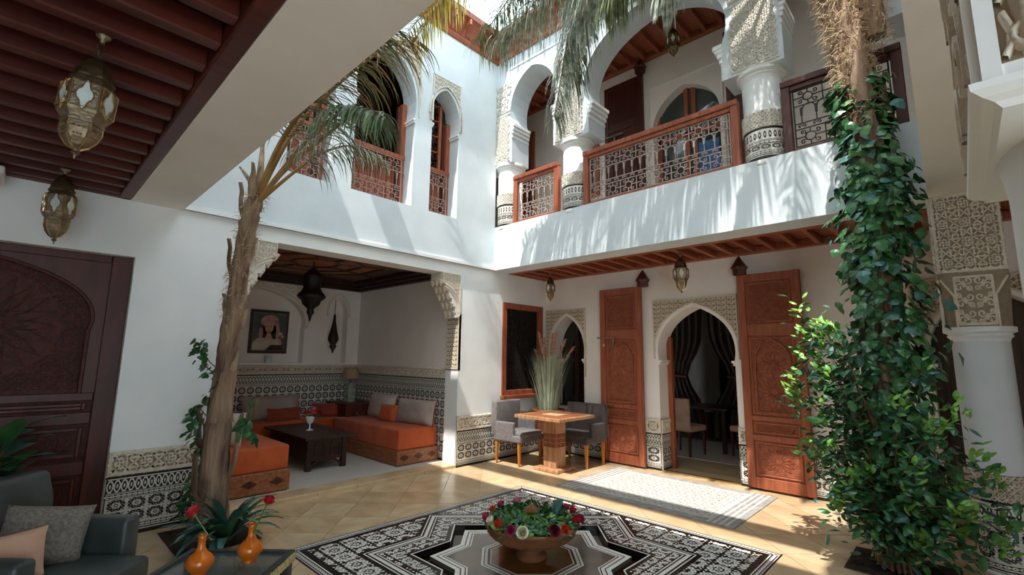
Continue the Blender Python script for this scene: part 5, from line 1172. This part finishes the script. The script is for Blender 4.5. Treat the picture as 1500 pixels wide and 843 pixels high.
def sv():
    if rnd.random() < .3:
        b2 = rnd.choice([[V(-.15, 0, 1.2), V(-.52, -.08, 1.5)], [V(-.15, -.03, .95), V(-.5, -.12, 1.0)], [V(.1, .1, .85), V(.34, .15, 1.25)], [V(.1, .1, 1.0), V(.3, .2, .85)]]); return b2[0].lerp(b2[1], rnd.random()), V(rnd.uniform(-1, 1), -1, 0).normalized()
    q = rnd.choice(T_)+V(rnd.uniform(-.07, .11), rnd.uniform(-.06, .03), rnd.uniform(-.05, .05)); o = V(q.x, q.y-.05, 0).normalized(); return q+o*.03, o
foliage(iv, 'ivy_leaves', ['leaf_dark', 'leaf_blue', 'leaf_mid'], 210, sv, .075, 'ivy')
bed = thing('planting_bed', 'dark soil bed let into the floor at the foot of the left palm', 'soil bed', (-5.0, 1.38, 0)); g = MB(); n = 12; vs = []
for j in range(n+1):
    for i in range(n+1): vs.append((-.39+.78*i/n, -.3+.62*j/n, .006+(rnd.uniform(0, .022) if 0 < i < n and 0 < j < n else 0)))
g.add(vs, [(j*(n+1)+i, j*(n+1)+i+1, (j+1)*(n+1)+i+1, (j+1)*(n+1)+i) for j in range(n) for i in range(n)]); g.build('soil_surface', 'soil', bed, smooth=True)
def strap_leaf(L, w, lift, bend, a):
    g = MB(); vs = []; p = V(0, 0, 0); d = V(cos(a)*(1-lift), sin(a)*(1-lift), lift).normalized(); s = V(-sin(a), cos(a), 0); K = 9
    for k in range(K+1):
        u = k/K; ww = w*sin(pi*(.12+.88*u))**.7*(1 if k < K else .05); vs += [tuple(p-s*ww/2+V(0, 0, .006)), tuple(p), tuple(p+s*ww/2+V(0, 0, .006))]; d = (d+V(0, 0, -bend*(.4+u))).normalized(); p = p+d*L/K
        if p.z < .02: p.z = .02
    g.add(vs, [(3*k+j, 3*k+j+1, 3*k+j+4, 3*k+j+3) for k in range(K) for j in (0, 1)]); return g
ag = thing('strap_leaf_plant', 'clump of long blue-green strap leaves at the foot of the left palm', 'plant', (-4.66, 1.42, .02))
for i in range(44): strap_leaf(rnd.uniform(.36, .58), rnd.uniform(.055, .08), rnd.uniform(.45, .85), rnd.uniform(.14, .26), rnd.uniform(-1.9, 2.2)).build('leaf', rnd.choice(['leaf_blue', 'leaf_dark', 'leaf_blue']), ag, smooth=True)
rb = thing('broadleaf_pot_plant', 'large smooth-leaved pot plant at the left edge behind the armchair', 'plant', (*RD(-3.76, 3.62)[:2], 0))
g = MB(); g.lathe([(.12, 0), (.15, .02), (.2, .34), (.21, .36), (.19, .36), (.17, .33)], (0, 0, 0), 24, cap=False); g.build('pot', 'terracotta_brown', rb, smooth=True); g = MB(); g.lathe([(0, .33), (.18, .33)], (0, 0, 0), 16, cap=False); g.build('potting_soil', 'soil', rb); g = MB(); g.tube([(0, 0, .3), (.02, 0, .6), (0, .02, 1.0)], [.014, .012, .006], 6); g.build('stem', 'stem_brown', rb)
for i in range(15):
    a = YA-.5+i*2.1 if i > 5 else YA+rnd.uniform(-.7, .5); z = .42+.04*i if i > 5 else (.5, .62, .74, .86, .68, .95)[i]; g = strap_leaf(rnd.uniform(.32, .44), .14, rnd.uniform(.3, .6), .10, a); g.v = [(v[0], v[1], v[2]+z) for v in g.v]; g.build('leaf', rnd.choice(['leaf_blue', 'leaf_blue', 'leaf_dark']), rb, smooth=True)
# ---- right palm with ivy
rp = thing('tall_palm', 'tall rough-barked palm on the right with hanging grey-green fronds over the courtyard', 'palm', (0, 0, 0))
RP = [(-.53, 5.0, 0), (-.51, 5.0, .9), (-.48, 5.0, 1.8), (-.45, 5.0, 2.9), (-.46, 5.0, 3.7), (-.5, 5.0, 4.4), (-.56, 5.0, 5.0), (-.75, 4.95, 5.9), (-1.0, 4.85, 6.8)]
bark_trunk(rp, RP, [.15, .13, .125, .125, .13, .135, .13, .12, .12], 'bark_red', rows=110, rough=.13)
boots(rp, RP[4:8], 34, .125, .38, 'bark', 'bark_plate'); fibres(rp, RP[4:8], 1500, .145, 'fibre', .13); boots(rp, [(-.43, 4.97, 3.2), (-.44, 4.97, 3.9)], 8, .13, .45, 'bark_red', 'bark_plate')
g = MB(); g.tube([(-.32, 5.02, 4.5), (-.30, 5.0, 4.85), (-.24, 4.95, 5.3), (-.2, 4.9, 6.2)], [.09, .075, .06, .05], 9); g.build('side_trunk', 'bark', rp, smooth=True); fibres(rp, [(-.32, 5.02, 4.4), (-.3, 5, 4.85), (-.25, 4.95, 5.3)], 300, .085, 'fibre', .1, 'side_fibres')
cr = V(-1.0, 4.85, 6.8)
FR = [([cr, (-1.7, 4.75, 7.3), (-2.7, 4.7, 7.1), (-3.4, 4.75, 6.3), (-3.85, 4.85, 4.95)], 620, .8, 'frond_grey_glint', .015),
      ([cr, (-1.6, 4.7, 7.4), (-2.5, 4.65, 7.2), (-3.1, 4.7, 6.4), (-3.5, 4.8, 5.4)], 520, .8, 'frond_green', .015),
      ([cr, (-1.7, 4.5, 7.3), (-2.6, 4.5, 7.0), (-3.2, 4.5, 6.2), (-3.45, 4.5, 5.3)], 460, .75, 'frond_grey_glint', .018),
      ([cr, (-2.0, 4.0, 7.3), (-3.2, 3.5, 6.65), (-4.2, 3.4, 6.4), (-5.2, 3.35, 5.95)], 150, .62, 'frond_backlit', .022),
      ([cr, (-2.0, 4.0, 7.5), (-3.3, 3.6, 6.95), (-4.3, 3.5, 6.65), (-5.1, 3.45, 6.2)], 130, .6, 'frond_backlit', .02),
      ([cr, (-2.0, 3.9, 7.2), (-3.1, 3.4, 6.45), (-4.0, 3.2, 6.15), (-4.9, 3.1, 5.85)], 120, .6, 'frond_green', .018),
      ([cr, (-1.9, 4.4, 7.3), (-2.8, 4.1, 6.9), (-3.6, 4.0, 6.5), (-4.5, 4.0, 6.0)], 460, .85, 'frond_green', .015),
      ([cr, (-1.9, 4.5, 7.1), (-2.8, 4.3, 6.7), (-3.5, 4.2, 6.3), (-4.2, 4.1, 5.9)], 440, .85, 'frond_grey_glint', .018),
      ([cr, (-1.5, 4.5, 6.9), (-2.1, 4.3, 6.5), (-2.6, 4.2, 6.1), (-3.0, 4.2, 5.6)], 420, .75, 'frond_grey_glint', .018),
      ([cr, (-1.3, 4.4, 6.8), (-1.8, 4.2, 6.3), (-2.2, 4.15, 5.9), (-2.55, 4.15, 5.5)], 400, .7, 'frond_green', .018),
      ([cr, (-1.2, 4.5, 6.8), (-1.5, 4.3, 6.1), (-1.75, 4.25, 5.7), (-1.95, 4.25, 5.3)], 380, .6, 'frond_grey_glint', .018),
      ([cr, (-1.0, 4.5, 6.9), (-1.1, 4.2, 6.3), (-1.3, 4.1, 5.8), (-1.45, 4.1, 5.3)], 340, .6, 'frond_grey_glint', .016),
      ([cr, (-.9, 4.5, 7.0), (-.75, 4.2, 6.7), (-.75, 4.0, 6.0), (-.85, 3.95, 5.4)], 300, .6, 'frond_green', .016),
      ([cr, (-1.5, 4.9, 7.1), (-2.1, 4.95, 7.0), (-2.6, 4.97, 6.7), (-2.9, 4.98, 6.3)], 380, .75, 'frond_grey_glint', .016),
      ([cr, (-1.6, 4.6, 7.6), (-2.6, 4.5, 7.6), (-3.8, 4.5, 7.2), (-4.6, 4.5, 6.7)], 240, .7, 'frond_green', .015)]
for pts, n_, ll, m_, w_ in FR: frond(None, rp, pts, n_, ll, m_, wl=w_, rr=.022, droop=1.1, start=.2)
bed = thing('planting_bed', 'dark soil bed at the foot of the tall ivy-covered palm', 'soil bed', (-.5, 5.0, 0)); g = MB(); vs = []; n = 14
for j in range(n+1):
    for i in range(n+1): vs.append((-.34+.68*i/n, -.3+.6*j/n, .005+(rnd.uniform(0, .03) if 0 < i < n and 0 < j < n else 0)))
g.add(vs, [(j*(n+1)+i, j*(n+1)+i+1, (j+1)*(n+1)+i+1, (j+1)*(n+1)+i) for j in range(n) for i in range(n)]); g.build('soil_surface', 'soil', bed, smooth=True)
iv = thing('ivy', 'dense dark green ivy wrapped round the tall palm trunk', 'ivy', (-.48, 5.0, 0))
def trunk_at(z):
    for a, b2 in zip(RP, RP[1:]):
        if a[2] <= z <= b2[2]: return Vector(a).lerp(Vector(b2), (z-a[2])/(b2[2]-a[2]))
    return Vector(RP[-1])
for k in range(9):
    a0 = k*.7; g = MB(); g.tube([(lambda c, a: (c.x+.48+.15*cos(a), c.y-5.0+.15*sin(a), .15+j*.2))(trunk_at(.15+j*.2), a0+j*.13*(1 if k % 2 else -1)) for j in range(15)], .009, 4); g.build('vine_stem', 'stem_brown', iv)
def s_iv():
    z = rnd.uniform(.5, 3.75) if rnd.random() < .85 else rnd.uniform(3.6, 4.1); a = rnd.uniform(0, 2*pi)
    if rnd.random() < .6: a = rnd.uniform(-pi*.95, .1*pi)
    c = trunk_at(z); rr = .14+abs(rnd.gauss(0, .075))*(1.1 if z < 3.3 else .45)+.03*sin(z*5+a*2)
    if z > 3.3 and -2.2 < a < -1.0 and rnd.random() < .8: z -= .8
    if rnd.random() < .13: a = rnd.uniform(-.6, .2); rr += rnd.uniform(.05, .22)*(1-z/4.2)
    o = V(cos(a), sin(a), 0); return V(c.x+.48, c.y-5.0, z)+o*rr, o
foliage(iv, 'ivy_leaves', ['leaf_dark', 'leaf_mid', 'leaf_blue'], 1600, s_iv, .092, 'ivy', .7)
sh = thing('leafy_shrub', 'leafy green shrub spreading from the foot of the tall palm, bright at its tips', 'shrub', (-.5, 4.85, 0))
BR = []
for i in range(46):
    if i < 22: a = rnd.uniform(pi*.86, pi*1.35); z1 = rnd.uniform(.45, 2.15); R_x = rnd.uniform(.3, .62)
    elif i < 36: a = rnd.uniform(-pi*.42, pi*.05); z1 = rnd.uniform(.35, 1.35); R_x = rnd.uniform(.35, .62)
    else: a = rnd.uniform(-pi, 0); z1 = rnd.uniform(.4, 1.6); R_x = rnd.uniform(.2, .45)
    p0 = V(rnd.uniform(-.1, .1), rnd.uniform(-.05, .15), .03); p2 = V(R_x*cos(a), R_x*sin(a)*.7, z1); p1 = p0.lerp(p2, .5)+V(-cos(a)*.12, 0, .15); BR.append((p0, p1, p2)); g = MB(); g.tube([p0, p0.lerp(p1, .5), p1, p1.lerp(p2, .5)+V(0, 0, .03), p2], [.012, .01, .008, .005, .002], 5); g.build('branch', 'stem_brown', sh)
def s_sh():
    p0, p1, p2 = rnd.choice(BR); u = rnd.random()**.55; q = (p0.lerp(p1, u)).lerp(p1.lerp(p2, u), u); j = .085; q = q+V(rnd.gauss(0, j), rnd.gauss(0, j), rnd.gauss(0, j)); o = V(q.x, q.y, .3).normalized(); return q, o
foliage(sh, 'leaves', ['leaf_dark', 'leaf_mid', 'leaf_blue'], 2700, s_sh, .085, 'oval', .1)
g = MB()
for p0, p1, p2 in BR[:40]:
    for _ in range(10): o = V(p2.x, p2.y, .5).normalized(); d = (o+V(rnd.uniform(-1, 1), rnd.uniform(-1, 1), rnd.uniform(-.2, 1))).normalized(); put_leaf(g, p2+V(rnd.gauss(0, .03), rnd.gauss(0, .03), rnd.gauss(0, .04)), d, V(0, -.4, 1), .075, 'oval')
g.build('sunlit_tip_leaves', 'leaf_bright', sh, kind='stuff')  # bright green puts sunlit highlights into the colour of the tip leaves
# ---- ornamental grass in its planter
pg = thing('grass_planter', 'brown planter of tall grey-green grass with pinkish plumes behind the table', 'plant', (-5.16, 6.34, 0))
g = MB(); g.lathe([(.15, 0), (.17, .02), (.15, .05), (.17, .1), (.22, .5), (.25, .7), (.28, .73), (.28, .76), (.25, .76), (.24, .72)], (0, 0, 0), 28, cap=False); g.build('planter', 'terracotta_brown', pg, smooth=True); g = MB(); g.lathe([(0, .71), (.24, .71)], (0, 0, 0), 16, cap=False); g.build('potting_soil', 'soil', pg)
g = MB()
for i in range(520):
    a = rnd.uniform(0, 2*pi); r0 = rnd.uniform(0, .17); L = rnd.uniform(.6, 1.12); o = V(cos(a), sin(a), 0); p = o*r0+V(0, 0, .72); d = (o*rnd.uniform(.02, .29)+V(0, 0, 1)).normalized(); s = V(-sin(a), cos(a), 0); vs = []
    for k in range(6): w = .008*(1-k/5.2); vs += [tuple(p-s*w), tuple(p+s*w)]; d = (d+o*.02*k+V(0, 0, -.015*k)).normalized(); p = p+d*L/5
    g.add(vs, [(2*k, 2*k+1, 2*k+3, 2*k+2) for k in range(5)])
g.build('grass_blades', 'grass_blade', pg, kind='stuff')
for a, lean, L in ((2.9, .42, 1.0), (2.5, .3, 1.08), (1.2, .12, 1.2), (-.4, .12, 1.18), (.2, .28, 1.12), (.6, .42, 1.05), (3.3, .16, 1.22), (-1.2, .2, 1.12)):
    o = V(cos(a), sin(a), 0); p = V(0, 0, .72); d = (o*lean*.5+V(0, 0, 1)).normalized(); T_ = [p]
    for k in range(7): d = (d+o*.035*k*lean+V(0, 0, -.01*k)).normalized(); p = p+d*L/7; T_.append(p)
    g = MB(); g.tube(T_, .003, 3); st_ = g.build('plume_stem', 'grass_blade', pg); g = MB()
    for k in range(170): u = rnd.random()*1.3-.3; q = T_[-2].lerp(T_[-1]+d*.12, u)+V(rnd.gauss(0, .008), rnd.gauss(0, .008), 0); e = q+(d*.04+o*.02+V(rnd.uniform(-.02, .02), rnd.uniform(-.02, .02), -.015)); w = V(.007, .006, 0); g.add([tuple(q-w), tuple(q+w), tuple(e)], [(0, 1, 2)])
    g.build('plume', 'grass_plume', st_, kind='stuff')
# ---- roses
def rose_mb(R=.03):
    g = MB()
    for ring, (n, r0, r1, h, tw) in enumerate(((3, .15, .28, .9, 0), (4, .25, .5, .85, .5), (5, .35, .78, .75, .2), (6, .4, 1.05, .55, .7))):
        for k in range(n):
            a = 2*pi*k/n+tw; vs = []
            for j in range(4):
                v = j/3
                for i in range(5): u = (i/4-.5)*2.4*pi/n*1.15; rr = R*(r0+(r1-r0)*sin(v*pi/2)*(1+.12*v)-.1*abs(u)*v); vs.append((rr*cos(a+u), rr*sin(a+u), R*(h*v*1.5-(.25 if ring == 3 and j == 3 else 0)*abs(1)-.1*abs(u))))
            g.add(vs, [(j*5+i, j*5+i+1, j*5+i+6, j*5+i+5) for j in range(3) for i in range(4)])
    return g
RM = {}
def rose_head(col, R):
    k = (col, R)
    if k not in RM: o = rose_mb(R).build('rose_head', col, None, smooth=True); RM[k] = o.data; bpy.data.objects.remove(o)
    return RM[k]
def rose(label, loc, rot, col, R=.032, stem=.1, group=None, leaves=2, cat='flower', nm='rose', scurve=0):
    t = thing(nm, label, cat, loc, 0, group); t.rotation_euler = rot; h = bpy.data.objects.new('petals', rose_head(col, R)); COL.objects.link(h); h.parent = t
    g = MB(); g.lathe([(.0, -R*.5), (R*.35, -R*.2), (R*.3, .0)], (0, 0, 0), 6); g.tube([(0, 0, 0), (scurve*.3, 0, -stem*.5), (scurve, 0, -stem)], .0035, 5); g.build('stem', 'leaf_mid', t)
    for i in range(leaves): g = MB(); put_leaf(g, V(scurve*.5, 0, -stem*(.35+.25*i)), V(cos(i*2.4+1), sin(i*2.4+1), .2), V(0, 0, 1), .07, 'oval'); g.build('leaf', 'leaf_dark', t)
    return t
# bowl
bw = thing('fluted_bowl', 'wide fluted terracotta bowl on a short foot in the centre of the pool', 'bowl', (-2.72, 3.12, -.01))
g = MB(); n = 72; pr_ = [(.12, 0), (.13, .02), (.085, .04), (.075, .075), (.1, .1), (.2, .125), (.3, .165), (.35, .21), (.36, .24), (.385, .255), (.39, .275), (.375, .285), (.35, .27), (.33, .235), (.0, .2)]; vs = []
for r_, z in pr_:
    for k in range(n): a = 2*pi*k/n; q = 1+(.055*abs(sin(a*12)) if .1 < z < .23 and r_ > .15 and z != .235 else 0); vs.append((r_*q*cos(a), r_*q*sin(a), z))
g.add(vs, [(j*n+k, j*n+(k+1) % n, (j+1)*n+(k+1) % n, (j+1)*n+k) for j in range(len(pr_)-1) for k in range(n)]); g.build('bowl', 'terracotta', bw, smooth=True)
g = MB(); g.lathe([(.34, .238), (.0, .24)], (0, 0, 0), 32, cap=False); g.build('bowl_water', 'water', bw)
def bud(nm, z, R, H, inv):
    g = MB(); pf = ([(.25, 0), (1, .1), (.85, .45), (.5, .8), (.2, 1)] if inv == 0 else [(.2, 0), (.3, .2), (1.1, .35), (.8, .7), (.3, 1)]); vs = []; n = 48
    for r_, zz in pf:
        for k in range(n): a = 2*pi*k/n; q = 1-.22*abs(sin(a*7)); vs.append((R*r_*q*cos(a), R*r_*q*sin(a), z+H*zz))
    g.add(vs, [(j*n+k, j*n+(k+1) % n, (j+1)*n+(k+1) % n, (j+1)*n+k) for j in range(4) for k in range(n)]+[tuple(range(4*n, 5*n))]); g.build(nm, 'terracotta_brown', bw)
bud('fountain_bud', .22, .065, .12, 0); bud('fountain_finial', .335, .06, .07, 1)
gr = thing('greenery_bed', 'bed of cut green leaves and stems filling the fluted bowl', 'foliage', (-2.72, 3.12, .225))
foliage(gr, 'cut_leaves', ['leaf_dark', 'leaf_mid', 'leaf_blue', 'leaf_bright'], 520, lambda: (lambda a, r_: (V(r_*cos(a), r_*sin(a), rnd.uniform(.03, .07)+.03*(r_ < .25)), V(cos(a), sin(a), .6)))(rnd.uniform(0, 2*pi), .36*rnd.random()**.5), .07, 'oval', -.3)
g = MB()
for k in range(34): a = rnd.uniform(0, 2*pi); r_ = rnd.uniform(.1, .33); b2 = a+rnd.uniform(2, 4.2); g.tube([(r_*cos(a), r_*sin(a), .07), (.05*cos(b2), .05*sin(b2), .1), (.3*cos(b2), .3*sin(b2), .08)], .003, 4)
g.build('cut_stems', 'leaf_bright', gr, kind='stuff')
g = MB()
for k in range(14): a = .6+rnd.uniform(-.5, .5); put_leaf(g, V(.08+rnd.uniform(-.03, .03), .16+rnd.uniform(-.03, .03), .05), V(cos(a)*.3, .2, 1), V(0, -1, .2), .16, 'big')
g.build('upright_leaves', 'leaf_blue', gr, kind='stuff')
RL = [('magenta', -.20, -.29, 'rose_magenta', 'drooping magenta rose at the left rim of the bowl'), ('cream', -.11, -.33, 'rose_white', 'cream rose beside the drooping magenta one on the bowl rim'), ('orange', -.02, -.34, 'rose_orange', 'orange-red rose at the front left of the bowl'),
      ('m2', .13, -.37, 'rose_magenta', 'magenta rose hanging over the front rim left of the white rose'), ('white', .22, -.345, 'rose_white', 'white rose hanging over the front rim of the bowl'), ('dark', .35, -.16, 'rose_dark', 'large dark magenta rose at the front right of the bowl'), ('o2', .39, -.09, 'rose_orange', 'salmon-red rose right of the large dark magenta rose'),
      ('r1', .34, .12, 'rose_red', 'red and orange rose at the right end of the bowl'), ('d2', .33, .18, 'rose_dark', 'dark crimson rose behind the right end rose'), ('r2', .18, .29, 'rose_red', 'small red rose at the back right of the bowl'), ('p1', .10, .31, 'rose_magenta', 'pinkish red rose near the back right of the bowl'),
      ('r3', -.02, .34, 'rose_red', 'deep red rose at the back of the bowl, by the upright leaves'), ('p2', -.30, .16, 'rose_pink', 'pale pink rose at the back left of the bowl'), ('p3', -.33, -.0, 'rose_magenta', 'bright pink rose at the far left of the bowl'), ('o3', -.29, -.13, 'rose_orange', 'small orange-red rose at the left of the bowl')]
for k, (q, dx, dy, col, lab) in enumerate(RL):
    l = hypot(dx, dy); ax = V(-dy/l, dx/l, 0); rot = Matrix.Rotation(1.0 if k not in (7, 9, 10, 11) else .5, 3, ax).to_euler()
    rose(lab, (-2.72+dx*1.04, 3.12+dy*1.04, .315), rot, col, (.036, .043)[q in ('dark', 'white')], .07, 'roses round the fluted bowl', 1)
# vases with single roses
def bottle(label, r, d):
    t = thing('orange_vase', label, 'vase', (*RD(r, d)[:2], .436), 0, 'orange bud vases on the glass table'); g = MB()
    g.lathe([(.034, 0), (.036, .006), (.03, .012), (.05, .03), (.066, .055), (.067, .075), (.052, .1), (.028, .12), (.018, .145), (.018, .185), (.024, .205), (.021, .205), (.015, .185), (.014, .15)], (0, 0, 0), 28, cap=False); g.build('vase_body', 'orange_glaze', t, smooth=True); return t
bottle('glossy orange bud vase nearer the camera on the glass table', -1.645, 2.70); bottle('glossy orange bud vase farther back on the glass table', -1.475, 2.88)
rose('dark red rose leaning left out of the nearer orange vase', (*RD(-1.70, 2.70)[:2], .74), (-.1, -.75, YA), 'rose_red', .036, .17, None, 3, scurve=.0)
rose('red rose leaning right out of the farther orange vase', (*RD(-1.40, 2.88)[:2], .75), (-.1, .35, YA), 'rose_red', .034, .17, None, 3, scurve=-.0)
for dx, dy, col, lab in ((0, -.06, 'rose_red', 'red rose at the left of the goblet bouquet'), (.05, .0, 'rose_orange', 'orange rose in the middle of the goblet bouquet'), (-.03, .05, 'rose_pink', 'pink rose at the top of the goblet bouquet'), (.0, .13, 'rose_dark', 'dark red rose at the right of the goblet bouquet')):
    rose(lab, (-7.12+dx, 3.16+dy, .74+(.05 if col == 'rose_pink' else 0)), (.2*dy/.05*-1, .3, 0), col, .04, .08, 'roses in the goblet', 2)
